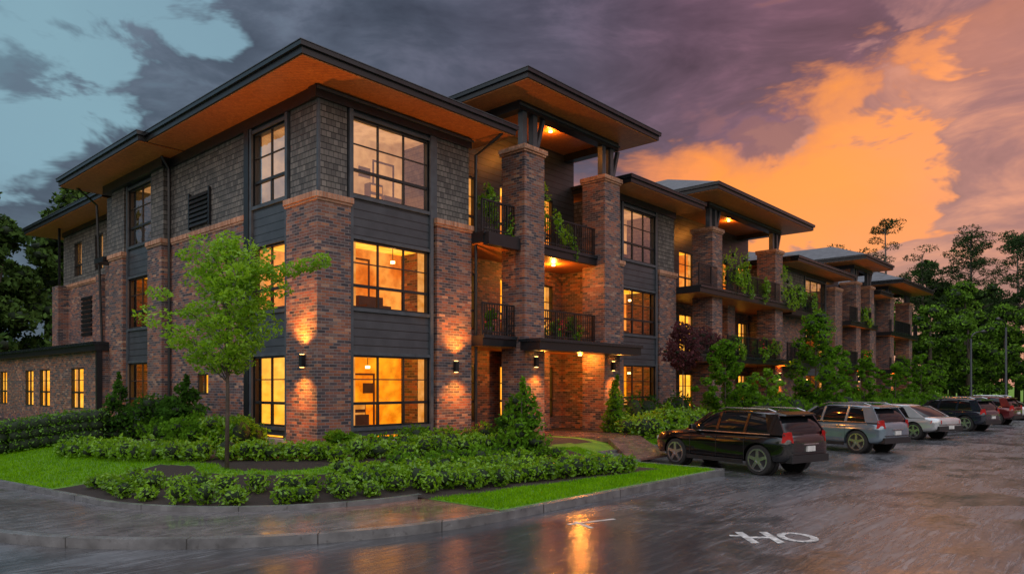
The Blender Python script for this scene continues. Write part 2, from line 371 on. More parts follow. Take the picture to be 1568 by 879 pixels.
def strokes(name,ox,oy,ang,segs):
    p=Part(name,M['paint']); ca,sa=math.cos(ang),math.sin(ang)
    for i,(x0,y0,x1,y1,w) in enumerate(segs):
        d=Vector((x1-x0,y1-y0)).normalized(); nrm=Vector((-d.y,d.x))*w/2
        q=[(x0-nrm.x,y0-nrm.y),(x1-nrm.x,y1-nrm.y),(x1+nrm.x,y1+nrm.y),(x0+nrm.x,y0+nrm.y)]
        p.poly([(ox+ca*a-sa*b,oy+sa*a+ca*b,ROAD+.004+i*.0004) for a,b in q])
    p.build()
ring=[(.80+.24*math.cos(t),.28*math.sin(t)*1.15,.80+.24*math.cos(t+.42),.28*math.sin(t+.42)*1.15,.12) for t in np.arange(0,6.28,.42)]
strokes('road_marking',.15,-11.9,math.radians(-48),[(0,-.42,0,.42,.13),(.05,0,.40,0,.12),(.40,-.42,.40,.42,.13)]+ring+[(-.24,.1,-.06,.1,.11)])
strokes('road_marking',-.9,-9.15,math.radians(2),[(0,0,.95,-.35,.09),(.28,.05,.0,-.5,.08)])

# ---------------------------------------------------------------- apartment building
BLD=empty('apartment_building')
P={}
def part(k,m=None):
    if k not in P:
        if m is None:
            m=next((v for w,v in (('brick','brick'),('wing','brick'),('shake','shingle'),('siding','lap'))if w in k),'trim')
        P[k]=Part(k,M[m])
    return P[k]
ZS=1.0
def B(k,side,a0,a1,n0,n1,z0,z1,m=None):
    z0*=ZS; z1*=ZS
    if side=='R': part(k,m).box(a0,a1,n0,n1,z0,z1)
    else: part(k,m).box(n0,n1,a0,a1,z0,z1)
def wall(k,side,a0,a1,n0,n1,z0,z1,ops=()):
    A=sorted({a0,a1}|{v for o in ops for v in o[:2] if a0<v<a1}); Z=sorted({z0,z1}|{v for o in ops for v in o[2:4] if z0<v<z1})
    for i in range(len(A)-1):
        for j in range(len(Z)-1):
            ca=(A[i]+A[i+1])/2; cz=(Z[j]+Z[j+1])/2
            if any(o[0]<ca<o[1] and o[2]<cz<o[3] for o in ops): continue
            B(k,side,A[i],A[i+1],n0,n1,Z[j],Z[j+1])
def quad(k,m,side,pts):
    part(k,m).poly([(a,n,z*ZS) if side=='R' else (n,a,z*ZS) for a,n,z in pts])
def window(side,a0,a1,n,z0,z1,cols=3,kind='A',split=.33,rows=2,room=True,deep=1.45,glass=None):
    fw=.055
    B('window_frames',side,a0,a0+fw,n,n+.12,z0,z1,'frame'); B('window_frames',side,a1-fw,a1,n,n+.12,z0,z1,'frame')
    B('window_frames',side,a0+fw,a1-fw,n,n+.12,z1-fw,z1,'frame'); B('window_frames',side,a0+fw,a1-fw,n,n+.12,z0,z0+fw,'frame')
    zt=z0+(z1-z0)*split
    if split>0: B('window_frames',side,a0+fw,a1-fw,n+.01,n+.11,zt-.04,zt+.04,'frame')
    for i in range(1,cols):
        a=a0+(a1-a0)*i/cols
        B('window_muntins',side,a-.024,a+.024,n+.03,n+.09,zt+.04 if split>0 else z0+fw,z1-fw,'muntin')
        if split>0: B('window_mullions',side,a-.03,a+.03,n+.02,n+.10,z0+fw,zt-.04,'frame')
    for j in range(1,rows):
        z=zt+(z1-zt)*j/rows; B('window_muntins',side,a0+fw,a1-fw,n+.035,n+.085,z-.016,z+.016,'muntin')
    gk='glass3' if kind=='C' else 'glass1'
    quad('window_panes_'+gk,gk,side,[(a0+.01,n+.06,z0+.01),(a1-.01,n+.06,z0+.01),(a1-.01,n+.06,z1-.01),(a0+.01,n+.06,z1-.01)])
    if room:
        r0,r1=a0-.35,a1+.35; d0,d1=n+.16,n+.16+deep; q0,q1=z0-.35 if z0>1 else .02,z1+.12
        wm={'A':'roomA','B':'roomB','C':'roomC'}[kind]
        quad('room_walls_'+kind,wm,side,[(r0,d1,q0),(r1,d1,q0),(r1,d1,q1),(r0,d1,q1)])
        quad('room_side_walls_'+kind,'ceilA' if kind=='A' else wm,side,[(r0,d0,q0),(r0,d1,q0),(r0,d1,q1),(r0,d0,q1)]); quad('room_side_walls_'+kind,wm,side,[(r1,d0,q0),(r1,d1,q0),(r1,d1,q1),(r1,d0,q1)])
        quad('room_ceilings_'+kind,'ceilA' if kind!='C' else 'roomC',side,[(r0,d0,q1),(r1,d0,q1),(r1,d1,q1),(r0,d1,q1)])
        quad('room_floors','floorA',side,[(r0,d0,q0),(r1,d0,q0),(r1,d1,q0),(r0,d1,q0)])
        W=a1-a0
        c=random.uniform(a0+.25,a1-.45); B('furniture',side,c,c+.5,d1-.3,d1-.02,q0+.01,q0+.5+(z1-z0)*.35,'furn')
        for s_ in range(3): B('shelf_boards',side,c+.04,c+.46,d1-.32,d1-.30,q0+.4+s_*.3,q0+.6+s_*.3,'curtain')
        c=random.uniform(a0+.1,a1-.9) if W>1.2 else a0+.1; B('sofa',side,c,c+.9,d0+.35,d0+.75,q0+.01,q0+.55,'furn'); B('sofa',side,c,c+.9,d0+.75,d0+.9,q0+.01,q0+.85,'furn')
        if W>1.5:
            c=random.uniform(a0+.3,a1-.3); zz=z0+(z1-z0)*random.uniform(.45,.6)
            B('wall_pictures',side,c-.22,c+.22,d1-.04,d1-.01,zz,zz+.32,'furn')
            # inner door frame on the back wall
            c=random.uniform(a0+.2,a1-.9); B('inner_doors',side,c,c+.06,d1-.03,d1-.005,q0,q0+2.05,'furn'); B('inner_doors',side,c+.8,c+.86,d1-.03,d1-.005,q0,q0+2.05,'furn'); B('inner_doors',side,c,c+.86,d1-.03,d1-.005,q0+2.05,q0+2.11,'furn')
        c=random.uniform(a0+.4,a1-.4) if W>.9 else (a0+a1)/2; zl=z1-.35
        B('room_lamps',side,c-.05,c+.05,d0+.6,d0+.70,zl,zl+.08,'lamp'); B('lamp_cords',side,c-.008,c+.008,d0+.64,d0+.656,zl+.08,q1,'furn')
        if kind!='C' or random.random()<.6:
            cw=W*random.uniform(.08,.17)
            B('curtains',side,a0+.03,a0+cw,n+.17,n+.21,z0,z1,'curtain')
            if random.random()<.6: B('curtains',side,a1-cw,a1-.03,n+.17,n+.21,z0,z1,'curtain')
def cap(side,a0,a1,n0,n1,z,o=.07):
    q=part('stone_caps','capbrick')
    if side=='R': q.box(a0-o,a1+o,n0-o,n1,z*ZS,(z+.16)*ZS); q.box(a0-o*.5,a1+o*.5,n0-o*.5,n1,(z-.07)*ZS,(z-.002)*ZS)
    else: q.box(n0-o,n1,a0-o,a1+o,z*ZS,(z+.16)*ZS); q.box(n0-o*.5,n1,a0-o*.5,a1+o*.5,(z-.07)*ZS,(z-.002)*ZS)
WZ=[(.56,2.61),(3.95,5.88),(7.13,9.33)]
def bay(side,a0,a1,n,cols=3,kinds=('A','B','C'),wz=WZ,t=.11):
    ops=[(a0+t,a1-t,z0,z1) for z0,z1 in wz]
    wall('lap_siding',side,a0+t-.001,a1-t+.001,n+.02,n+.3,.3,9.5,ops)
    B('bay_trim',side,a0-.02,a0+t,n-.05,n+.28,.22,9.52,'trim'); B('bay_trim',side,a1-t,a1+.02,n-.05,n+.28,.22,9.52,'trim')
    for z0,z1 in wz:
        B('bay_trim2',side,a0+t,a1-t,n-.03,n+.18,z1,z1+.09,'trim'); B('bay_trim2',side,a0+t,a1-t,n-.04,n+.18,z0-.10,z0,'trim')
    B('stone_base',side,a0-.05,a1+.05,n-.12,n+.28,0.0,.22,'stone')
    for (z0,z1),k in zip(wz,kinds): window(side,a0+t,a1-t,n+.05,z0,z1,cols,k)
def roofslab(x0,x1,y0,y1,zt,pitch=.2,zf=.30,hip=True):
    z1=zt*ZS
    part('roof_fascia','black').box(x0,x1,y0,y1,z1-zf,z1-.06)
    part('gutters','gutter').box(x0-.07,x1+.07,y0-.07,y1+.07,z1-.13,z1)
    part('gutter_lit_edge','trim').box(x0-.09,x1+.09,y0-.09,y1+.09,z1-.015,z1+.004)  # lighter strip painted in for the thin highlight along the gutter top
    part('wood_soffit','wood').box(x0+.05,x1-.05,y0+.05,y1-.05,z1-zf-.03,z1-zf+.01)
    if hip:
        w=min(x1-x0,y1-y0)/2; h=w*pitch; q=part('hip_roof','roof')
        if (x1-x0)<(y1-y0): r=[((x0+x1)/2,y0+w),((x0+x1)/2,y1-w)]
        else: r=[(x0+w,(y0+y1)/2),(x1-w,(y0+y1)/2)]
        c=[(x0,y0,z1+.007),(x1,y0,z1+.007),(x1,y1,z1+.007),(x0,y1,z1+.007)]; r0=(*r[0],z1+h); r1=(*r[1],z1+h)
        if (x1-x0)<(y1-y0): q.poly([c[0],c[1],r0]); q.poly([c[1],c[2],r1,r0]); q.poly([c[2],c[3],r1]); q.poly([c[3],c[0],r0,r1])
        else: q.poly([c[0],c[1],r1,r0]); q.poly([c[1],c[2],r1]); q.poly([c[2],c[3],r0,r1]); q.poly([c[3],c[0],r0])
def rail(side,a0,a1,n,z,ends=()):
    B('balcony_railings',side,a0,a1,n-.03,n+.03,z+1.02,z+1.07,'black'); B('balcony_railings',side,a0,a1,n-.02,n+.02,z+.1,z+.14,'black')
    k=int((a1-a0)/.115)
    for i in range(k+1):
        a=a0+(a1-a0)*i/max(1,k); w=.012 if i%10 else .028
        B('balcony_railings',side,a-w,a+w,n-w,n+w,z+.001,z+1.02,'black')
def lampobj(name,typ,loc,energy,col=(1,.34,.04),**kw):
    l=bpy.data.lights.new(name,typ); l.energy=energy; l.color=col
    for k,v in kw.items(): setattr(l,k,v)
    o=bpy.data.objects.new(name,l); o.location=loc; COL.objects.link(o); o.parent=BLD; return o
def sconce(side,a,n,z,e=26):
    z*=ZS
    B('wall_sconces',side,a-.07,a+.07,n-.13,n-.02,(z-.17)/ZS,(z+.17)/ZS,'black')
    B('wall_sconces',side,a-.03,a+.03,n-.03,n+.01,(z-.05)/ZS,(z+.05)/ZS,'black')
    B('sconce_glow',side,a-.045,a+.045,n-.115,n-.035,(z-.185)/ZS,(z-.172)/ZS,'lamp'); B('sconce_glow',side,a-.045,a+.045,n-.115,n-.035,(z+.172)/ZS,(z+.185)/ZS,'lamp')
    for up in (0,1):
        zz=z+(.22 if up else -.22); loc=(a,n-.34,zz) if side=='R' else (n-.34,a,zz)
        o=lampobj('sconce_light','SPOT',loc,e*(1 if up else .7),spot_size=math.radians(120),spot_blend=1.0,shadow_soft_size=.06)
        o.rotation_euler=(math.pi if up else 0,0,0)
def ceil_light(x,y,z,e=14):
    part('ceiling_lamps','bulb').tube([(x,y,z-.05),(x,y,z)],[.07,.07],10)
    lampobj('ceiling_light','POINT',(x,y,z-.14),e,shadow_soft_size=.08)

B('brick_column','R',0,1.08,0,1.56,0,6.75,'brick'); cap('R',0,1.08,0,1.56+.07,6.8)
B('shake_corner','R',.10,1.02,.10,1.5,6.96,9.5,'shingle'); B('corner_trim','R',.085,.16,.085,.16,6.96,9.5,'trim')
bay('R',1.10,4.18,.10)
B('brick_pier','R',4.30,5.80,0,2.2,0,6.75,'brick'); cap('R',4.30,5.80,0,.5,6.8); B('shake_pier','R',4.34,5.76,.08,2.2,6.96,9.5,'shingle')
B('pier_side_trim','R',4.2,4.34,.05,.4,6.96,9.5,'trim')
B('frieze','R',-.02,5.85,.02,.4,9.5,9.83,'black'); B('frieze_trim','R',.0,5.9,-.03,.02,9.72,9.78,'trim')
bay('L',1.62,3.75,.10,cols=2)
B('pilaster','L',3.77,4.05,.02,.4,.2,9.5,'black')
ops=[(6.5,7.3,1.45,2.15)]
wall('brick_wall','L',4.05,9.5,.06,.36,0,6.75,ops); window('L',6.5,7.3,.1,1.45,2.15,2,'A',split=0,rows=1)
cap('L',4.1,9.45,.06,.3,6.8,.05)
B('shake_wall','L',4.05,9.5,.12,.4,6.96,9.5,'shingle')
for i in range(7):
    z=7.12+i*.155; part('louver_vent','black').hexa([(.0,6.5,z*1),(.12,6.5,z),(.12,7.85,z),(.0,7.85,z),(.05,6.5,z+.13),(.12,6.5,z+.13),(.12,7.85,z+.13),(.05,7.85,z+.13)])
B('louver_frame','L',6.4,6.48,.03,.12,7.05,8.28,'black'); B('louver_frame','L',7.87,7.95,.03,.12,7.05,8.28,'black')
B('brick_pier2','L',9.5,10.75,-.22,.4,0,6.75,'brick'); cap('L',9.5,10.75,-.22,.3,6.8); B('shake_pier2','L',9.6,10.65,-.12,.4,6.96,9.5,'shingle')
bay('L',10.78,13.25,.0,cols=2)
B('brick_pier3','L',13.3,14.7,-.18,.9,0,6.75,'brick'); cap('L',13.3,14.7,-.18,.5,6.8); B('shake_pier3','L',13.35,14.65,-.10,.9,6.96,9.5,'shingle')
B('frieze','L',.42,9.4,.03,.4,9.5,9.83,'black'); B('frieze','L',9.4,15.2,-.26,.4,9.5,9.83,'black')
B('end_wall_brick','L',14.7,16.3,.2,1.8,0,6.75,'brick'); B('end_wall_shake','L',14.72,16.2,.24,1.8,6.76,9.6,'shingle')
B('small_balcony','L',14.9,15.9,-.35,.2,6.75,6.95,'black')
ops=[(18.2,19.3,7.3,9.0),(20.5,21.6,7.3,9.0),(23.5,24.6,7.3,9.0)]
wall('far_shake','L',16.2,26.3,1.5,1.8,6.95,9.6,ops)
for o in ops: window('L',o[0],o[1],1.53,o[2],o[3],2,'C',rows=1)
B('far_brick','L',16.2,26.3,1.45,1.8,0,6.75,'brick'); cap('L',16.2,26.3,1.45,1.7,6.8)
B('far_brick','L',19.6,20.2,1.1,1.6,0,6.9,'brick'); B('far_brick','L',25.4,26.4,1.0,1.6,0,6.9,'brick')
for i in range(9): B('far_louver','L',21.8,23.2,1.38,1.46,4.2+i*.22,4.35+i*.22,'black')
B('frieze','L',16.3,26.3,1.42,1.8,9.55,9.83,'black')
B('downpipe','L',25.0,25.1,.9,1.0,6.9,9.9,'black')
ops=[(17.0,18.6,.75,2.5),(21.6,23.2,.75,2.5),(24.2,25.6,.75,2.5),(29,30.4,.75,2.5)]
wall('low_wing','L',15.1,32.5,-.4,-.25,0,3.15,ops)
for o in ops: window('L',o[0],o[1],-.39,o[2],o[3],2,'A',rows=2,split=.4)
B('low_wing','L',14.8,15.1,-.4,1.6,0,3.15); part('low_wing_roof','black').box(-.7,3,14.72,32.9,3.15,3.38); part('low_wing_gutter','gutter').box(-.78,3.1,14.70,33,3.38,3.5)
B('low_wing_post','L',14.75,14.9,-.62,-.42,0,3.15,'black')
c=Part('building_core',M['lap']); c.box(2.1,5.7,2.1,26,0,9.6); c.box(5.7,62,4.4,14,0,8.8); c.build(BLD)
roofslab(-1.2,6.65,-1.2,8.3,10.17); roofslab(-1.45,9,8.32,16.6,10.16); roofslab(.2,9,16.7,28.3,10.1)
part('downpipes','black').tube([(6.15,-1.06,9.85),(6.05,-.66,9.6),(5.95,-.06,9.3),(5.95,-.06,.3)],[.05]*4,8)
part('downpipes','black').tube([(-.3,9.3,9.8),(-.02,9.35,9.4),(-.02,9.35,.2)],[.05]*3,8)
part('downpipes','black').tube([(-.9,16.2,9.85),(-.1,16.35,9.3),(.1,16.35,3.5)],[.05]*3,8)

def tower(ua,ub,piers,rx0,rx1,pw=1.05,yp=-.9,wins=(),slabY=-.45,ztop=11.68,hip=.2,roofY=-2.1,back=9,lights=True,cz=9.7):
    yb=1.7
    ops=[]
    for (a,b,k) in wins: ops+= [(a,b,.45,2.5),(a,b,3.75,5.8),(a,b,7.1,9.3)]
    wall('recess_brick','R',ua,ub,yb,yb+.25,0,6.4,ops); wall('recess_siding','R',ua,ub,yb+.02,yb+.25,6.4,ztop-.3,ops)
    for (a,b,k) in wins:
        for i,(z0,z1) in enumerate([(.45,2.5),(3.75,5.8),(7.1,9.3)]):
            window('R',a,b,yb+.05,z0,z1,2,'AAB'[i],rows=2,split=.35,deep=1.2)
    for z in (3.05,6.4):
        B('balcony_slabs','R',ua,ub,slabY-.08,yb,z,z+.33,'black'); B('balcony_slab_lip','R',ua-.01,ub+.01,slabY-.14,slabY-.07,z+.24,z+.35,'gutter')
        B('balcony_ceilings','R',ua+.05,ub-.05,slabY,yb-.02,z-.03,z-.002,'wood')
    for u in piers:
        B('tower_brick_piers','R',u,u+pw,yp,yp+pw,0,cz-.05,'brick'); cap('R',u,u+pw,yp,yp+pw+.07,cz,.09)
        for du in (.14,pw-.36):
            B('tower_posts','R',u+du,u+du+.22,yp+.2,yp+.42,cz+.16,ztop-.55,'trim')
        q=part('tower_braces','trim'); zc=(cz+.3)*ZS; zt2=(ztop-.6)*ZS
        q.hexa([(u+pw-.15,yp+.22,zc),(u+pw-.02,yp+.22,zc),(u+pw-.02,yp+.36,zc),(u+pw-.15,yp+.36,zc),(u+pw+.2,yp+.22,zt2),(u+pw+.33,yp+.22,zt2),(u+pw+.33,yp+.36,zt2),(u+pw+.2,yp+.36,zt2)])
    B('tower_beams','R',min(piers)-.1,max(piers)+pw+.1,yp+.12,yp+.5,ztop-.62,ztop-.3,'black')
    B('tower_beams','R',min(piers)-.1,min(piers)+.25,yp+.5,yb,ztop-.62,ztop-.3,'black'); B('tower_beams','R',max(piers)+pw-.25,max(piers)+pw+.1,yp+.5,yb,ztop-.62,ztop-.3,'black')
    B('tower_beam_trim','R',min(piers)-.13,max(piers)+pw+.13,yp+.07,yp+.12,ztop-.5,ztop-.44,'trim')
    roofslab(rx0,rx1,roofY,back,ztop,pitch=hip)
    edges=[ua]+[v for u in piers for v in (u,u+pw)]+[ub]
    for i in range(0,len(edges),2):
        if edges[i+1]-edges[i]>.3:
            for z in (3.39,6.75): rail('R',edges[i]+.03,edges[i+1]-.03,slabY,z)
    if lights:
        for i in range(len(piers)-1):
            mx=(piers[i]+pw+piers[i+1])/2
            ceil_light(mx,.3,(ztop-.35)*ZS,55); ceil_light(mx+.3,.4,6.35*ZS,120)
tower(5.8,13.6,[7.42,12.1],6.2,14.1,wins=[(6.5,7.7,1),(9.0,10.3,0),(10.9,12.2,1)])
B('side_brick','R',12.75,13.6,-.1,1.7,0,6.75,'brick')
B('entrance_canopy','R',7.2,13.35,-1.75,-.9,2.92,3.2,'black'); B('entrance_canopy_trim','R',7.15,13.4,-1.82,-.85,3.2,3.3,'gutter')
B('entry_brick_wall','R',8.7,11.1,1.0,1.3,0,3.04,'brick')
B('entrance_door','R',9.3,10.4,.93,1.0,0,2.45,'stone'); B('entrance_door_leaf','R',9.42,10.28,.90,.93,.05,2.35,'furn'); B('entrance_door_glass','R',9.55,10.15,.885,.90,.35,2.1,'roomA')
for i in (1,2): B('door_bars','R',9.55,10.15,.87,.885,.35+i*.58,.39+i*.58,'furn')
B('door_bars','R',9.83,9.87,.868,.884,.35,2.1,'furn')
ceil_light(9.2,-.2,2.95,110); ceil_light(11.6,-.1,2.95,90)
sconce('R',7.95,-.9,2.55,360); sconce('R',12.6,-.9,2.5,360); sconce('R',5.05,0,2.35,480); sconce('L',.62,0,2.42,600)
B('brick_pier4','R',13.6,14.75,-.02,2.2,0,6.75,'brick'); cap('R',13.6,14.75,-.02,.5,6.8); B('shake_pier4','R',13.62,14.7,.08,2.2,6.96,9.5,'shingle')
bay('R',14.78,17.62,.10)
B('brick_pier5','R',17.7,19.2,0,2.2,0,6.75,'brick'); cap('R',17.7,19.2,0,.5,6.8); B('shake_pier5','R',17.74,19.16,.08,2.2,6.96,9.5,'shingle')
B('frieze','R',13.6,19.25,.02,.4,9.5,9.83,'black'); roofslab(13.5,19.7,-1.2,9.5,10.12,hip=False)
ZS=.94
tower(19.2,31.0,[21.05,28.6],19.2,31.1,wins=[(19.6,20.8,1),(22.6,24.2,1),(25.2,26.4,0),(27,28.4,0),(29.6,30.8,0)],slabY=-1.15,ztop=11.55,hip=.42,cz=9.75,back=11)
B('tower2_mid_brick_pier','R',25.0,25.9,.2,1.0,0,6.4,'brick')
sconce('R',29.1,-.9,2.4,260)
ZS=.92
B('brick_pier6','R',31.0,35.6,.02,2.2,0,6.75,'brick'); B('shake_pier6','R',31.0,35.6,.08,2.2,6.75,9.5,'shingle')
bay('R',35.7,39.6,.08)
B('brick_pier7','R',39.7,41.2,-.5,2.2,0,8.9,'brick'); cap('R',39.7,41.2,-.5,.5,8.95)
for z in (3.05,6.4): B('balcony_slabs','R',31.0,35.5,-.9,.02,z,z+.33,'black'); rail('R',31.05,35.5,-.85,z+.34)
B('frieze','R',31,41,.0,.4,9.5,9.83,'black'); roofslab(31.2,41.6,-1.2,9.5,10.1,pitch=.3)
tower(41.2,47.4,[42.9,46.1],41.0,47.6,wins=[(44.2,45.8,1)],ztop=11.5,hip=.42,slabY=-1.0,lights=False,back=11)
sconce('R',43.3,-.9,2.4,240)
ZS=.89
B('brick_pier8','R',47.4,51,0,2.2,0,6.75,'brick'); B('shake_pier8','R',47.4,51,.08,2.2,6.75,9.5,'shingle'); roofslab(47.7,51,-1.2,9.5,10.0,hip=False)
tower(51,59.5,[51.5,57.2],50.4,60.4,wins=[(53.2,54.8,1),(55.4,56.6,0)],ztop=11.2,hip=.42,slabY=-1.0,lights=False,back=11)
sconce('R',52,-.9,2.4,240)
ZS=1
B('balcony_box','R',5.85,7.38,-.75,-.5,6.3,6.7,'black')
for (x,z) in [(9.3,6.75),(10.6,3.39),(9.0,3.39),(23,6.35),(26,6.35),(24,3.2)]:
    q=part('patio_chairs','furn'); q.box(x,x+.5,-.1,.4,z+.38,z+.43); q.box(x,x+.5,.38,.43,z+.43,z+.9)
    for a in (.02,.45):
        for b2 in (-.08,.36): q.box(x+a,x+a+.03,b2,b2+.03,z,z+.38)
for k in P: P[k].build(BLD,bevel=.012 if k in('stone_caps',) else 0)

# ---------------------------------------------------------------- planting
def row(name,pts,step,r,h,m,leaf=.06,n=170,lat=(0,),jit=.08,core=.7):
    bl=[]
    for a,b in zip(pts[:-1],pts[1:]):
        L=math.dist(a,b); k=max(1,int(L/step))
        for i in range(k):
            t=(i+random.uniform(-.25,.25))/k; x=a[0]+(b[0]-a[0])*t; y=a[1]+(b[1]-a[1])*t
            nx,ny=-(b[1]-a[1])/L,(b[0]-a[0])/L
            for l in lat:
                X=x+nx*l+random.gauss(0,jit); Y=y+ny*l+random.gauss(0,jit); rr=r*random.uniform(.8,1.2); hh=h*random.uniform(.75,1.2)
                bl.append((X,Y,gz(X,Y)+hh*.5,rr,rr,hh*.55,n))
    return foliage(name,bl,leaf,m,core)
def arc(s,y0,x1):
    pts=[(CX-R+s,y0),(CX-R+s,CY)]
    for i in range(1,10):
        a=math.pi+math.pi/2*i/10; pts.append((CX+(R-s)*math.cos(a),CY+(R-s)*math.sin(a)))
    pts+=[(CX,CY-R+s),(x1,CY-R+s)]; return pts
row('low_hedge',arc(2.95,.2,-1.2),.34,.24,.36,M['leaf_hedge'],.045,200,lat=(0,))
row('low_hedge',arc(3.55,-.2,-.6),.34,.25,.38,M['leaf_hedge'],.045,190,lat=(0,))
row('low_hedge',[(-4.0,6.5),(-3.7,4.0),(-3.1,1),(-2.6,-.3),(-1.3,-2.1),(1,-2.5),(4.6,-2.7)],.38,.27,.45,M['leaf_hedge'],.055,170,lat=(-.22,.22))
row('low_hedge',[(-.7,-5.1),(2,-5.6),(5.7,-6.3)],.34,.25,.46,M['leaf_hedge'],.05,170,lat=(-.25,.15))
row('ground_cover',[(-1.9,-4.1),(-.4,-4.4),(1.6,-4.6),(3.8,-4.6)],.4,.28,.36,M['leaf_hedge'],.06,120,lat=(-.35,0,.35))
row('ground_cover',[(0,-3.7),(2.5,-3.8),(5.5,-3.9)],.42,.26,.34,M['leaf_mid'],.06,120,lat=(-.2,.3))
row('shrub_border',[(-.8,2.0),(-1.0,4.2),(-1.0,8.6)],.55,.42,.8,M['leaf_mid'],.07,240,lat=(0,.5))
row('shrub_border',[(1.4,-1.0),(5.6,-1.1)],.5,.36,.55,M['leaf_mid'],.06,170,lat=(0,))
row('shrub_border',[(10.9,-3.0),(15,-2.8),(22,-2.6)],.5,.42,.8,M['leaf_hedge'],.07,190,lat=(-.4,.3))
row('shrub_border',[(11,-4.1),(14.5,-4.0)],.45,.3,.45,M['leaf_hedge'],.06,150)
row('shrub_border',[(22,-2.6),(40,-2.7),(60,-2.7)],.8,.65,1.2,M['leaf_mid'],.11,170,lat=(-.5,.5))
row('shrub_border',[(13.5,-1.0),(19,-1.0)],.7,.5,1.25,M['leaf_dark'],.08,190)
bl=[]
hp=[(-2.7,8.3),(-4.9,9.8),(-8,12)]
for a,b in zip(hp[:-1],hp[1:]):
    L=math.dist(a,b)
    for i in range(int(L/.28)):
        t=i*.28/L
        for l in (0,.4,.8):
            for zz in (.22,.52,.78):
                x=a[0]+(b[0]-a[0])*t+l*.55; y=a[1]+(b[1]-a[1])*t+l*.8; bl.append((x,y,gz(x,y)+zz,.27,.27,.24,75))
foliage('clipped_hedge',bl,.05,M['leaf_box'],.85)
def conical(name,x,y,h,r,m,leaf=.07,n=2200):
    bl=[];z0=gz(x,y)
    for i in range(9):
        t=i/8; rr=r*(1-t)**.75+.12; k=max(1,int(4*(1-t)+1))
        for j in range(k):
            a=random.random()*6.28; bl.append((x+math.cos(a)*rr*.5,y+math.sin(a)*rr*.5,z0+.15+t*h*.9,rr*.6,rr*.6,h*.11,int(n/28)))
    tr=Part('t',M['bark']); tr.tube([(x,y,z0),(x,y,z0+h*.8)],[.04,.015],6)
    return foliage(name,bl,leaf,m,.45,extra=tr)
conical('conical_shrub',4.2,-3.6,2.0,.75,M['leaf_mid']); conical('conical_shrub',5.2,-2.4,1.2,.7,M['leaf_dark']); conical('conical_shrub',-1.9,8.6,2.0,.6,M['leaf_dark'])
conical('climbing_shrub',11.9,-1.55,2.0,.42,M['leaf_mid']); conical('conical_shrub',-1.1,5.6,1.9,.9,M['leaf_dark'],.09,2600); conical('conical_shrub',13.0,-3.2,1.1,.8,M['leaf_hedge'])
conical('conical_shrub',20.5,-3.0,2.0,.9,M['leaf_mid'],.09)
def rnd_shrub(name,x,y,r,h,m,leaf=.07,k=14,n=130):
    z0=gz(x,y); bl=[]
    for i in range(k):
        a=random.random()*6.28; q=random.random()**.5*r*.65; bl.append((x+q*math.cos(a),y+q*math.sin(a),z0+random.uniform(.2,.8)*h,r*.4,r*.4,h*.22,n))
    foliage(name,bl,leaf,m,.6)
rnd_shrub('round_shrub',-1.0,2.6,.95,1.0,M['leaf_hedge']); rnd_shrub('round_shrub',-1.6,3.9,.8,.9,M['leaf_mid']); rnd_shrub('round_shrub',-1.2,6.8,1.1,1.5,M['leaf_dark'])
rnd_shrub('round_shrub',.2,-.9,.5,.6,M['leaf_mid']); rnd_shrub('round_shrub',6.4,-1.3,.8,.9,M['leaf_dark'])

def small_tree(x,y,h,crown,trunkh,n,lean=(0,0),sparse=1.0,k=40,wide=1.0):
    z0=gz(x,y); tr=Part('t',M['bark']); top=Vector((x+lean[0],y+lean[1],z0+h*.92))
    base=Vector((x,y,z0-.05)); tr.tube([base,base.lerp(top,.35)+Vector((.03,.02,0)),base.lerp(top,.7),top],[.045*h/4.5,.035*h/4.5,.022*h/4.5,.006],7)
    bl=[]
    for i in range(k):
        t=(i+.5)/k; zz=trunkh+(h-trunkh)*t; env=math.sin(math.pi*min(1,(.12+t*.86)))**.7*crown
        a=i*2.4+random.random()*.8; q=env*random.uniform(.35,1.0)
        start=base.lerp(top,max(.3,(zz-.55*q)/h)); end=Vector((x+lean[0]*t+q*math.cos(a)*wide,y+lean[1]*t+q*math.sin(a)*wide,z0+zz))
        mid=start.lerp(end,.5)+Vector((0,0,.06)); tr.tube([start,mid,end],[.013*h/4.5,.009*h/4.5,.003],5,cap=False)
        for u,rs in ((1,.30),(.6,.26)):
            p=start.lerp(end,u); rr=rs*h/4.7*random.uniform(.7,1.3)*sparse; bl.append((p.x,p.y,p.z,rr,rr,rr*.62,int(n/(2*k))))
    return tr,bl
tr,bl=small_tree(-3.24,-1.5,5.05,1.5,2.35,10500,k=42,sparse=.92)
z0=gz(-3.24,-1.5)
for i in range(7):
    t=i/6; p=(-3.24+.67*2.05*t+.05,-1.5-.742*2.05*t,z0+4.05+.45*t+random.uniform(-.1,.1)); bl.append((*p,.30-.1*t,.30-.1*t,.17,190))
tr.tube([(-3.24,-1.5,z0+3.6),(-2.5,-2.3,z0+4.1),(-1.85,-3.0,z0+4.5)],[.016,.01,.004],5,cap=False)
foliage('young_maple_tree',bl,.05,M['leaf_sap'],0,extra=tr,flat=.4)
for (x,y,h,cr,m,th,n,k) in [(17.4,-3.3,3.7,1.25,'leaf_mid',.5,5000,30),(28,-3.3,5.6,1.7,'leaf_mid',.8,6000,34),(31.5,-3.2,4.0,1.3,'leaf_mid',.6,4000,26),(36,-3.4,3.6,1.3,'leaf_mid',.4,3600,24),(43,-3.4,3.4,1.4,'leaf_mid',.3,3600,24),(50,-3.4,4.2,1.6,'leaf_mid',.4,3600,24),(22.6,-2.9,2.6,1.1,'leaf_hedge',.2,3000,22)]:
    tr,bl=small_tree(x,y,h,cr,th,n,k=k); foliage('ornamental_tree',bl,.085,M[m],.5,extra=tr,flat=.3)
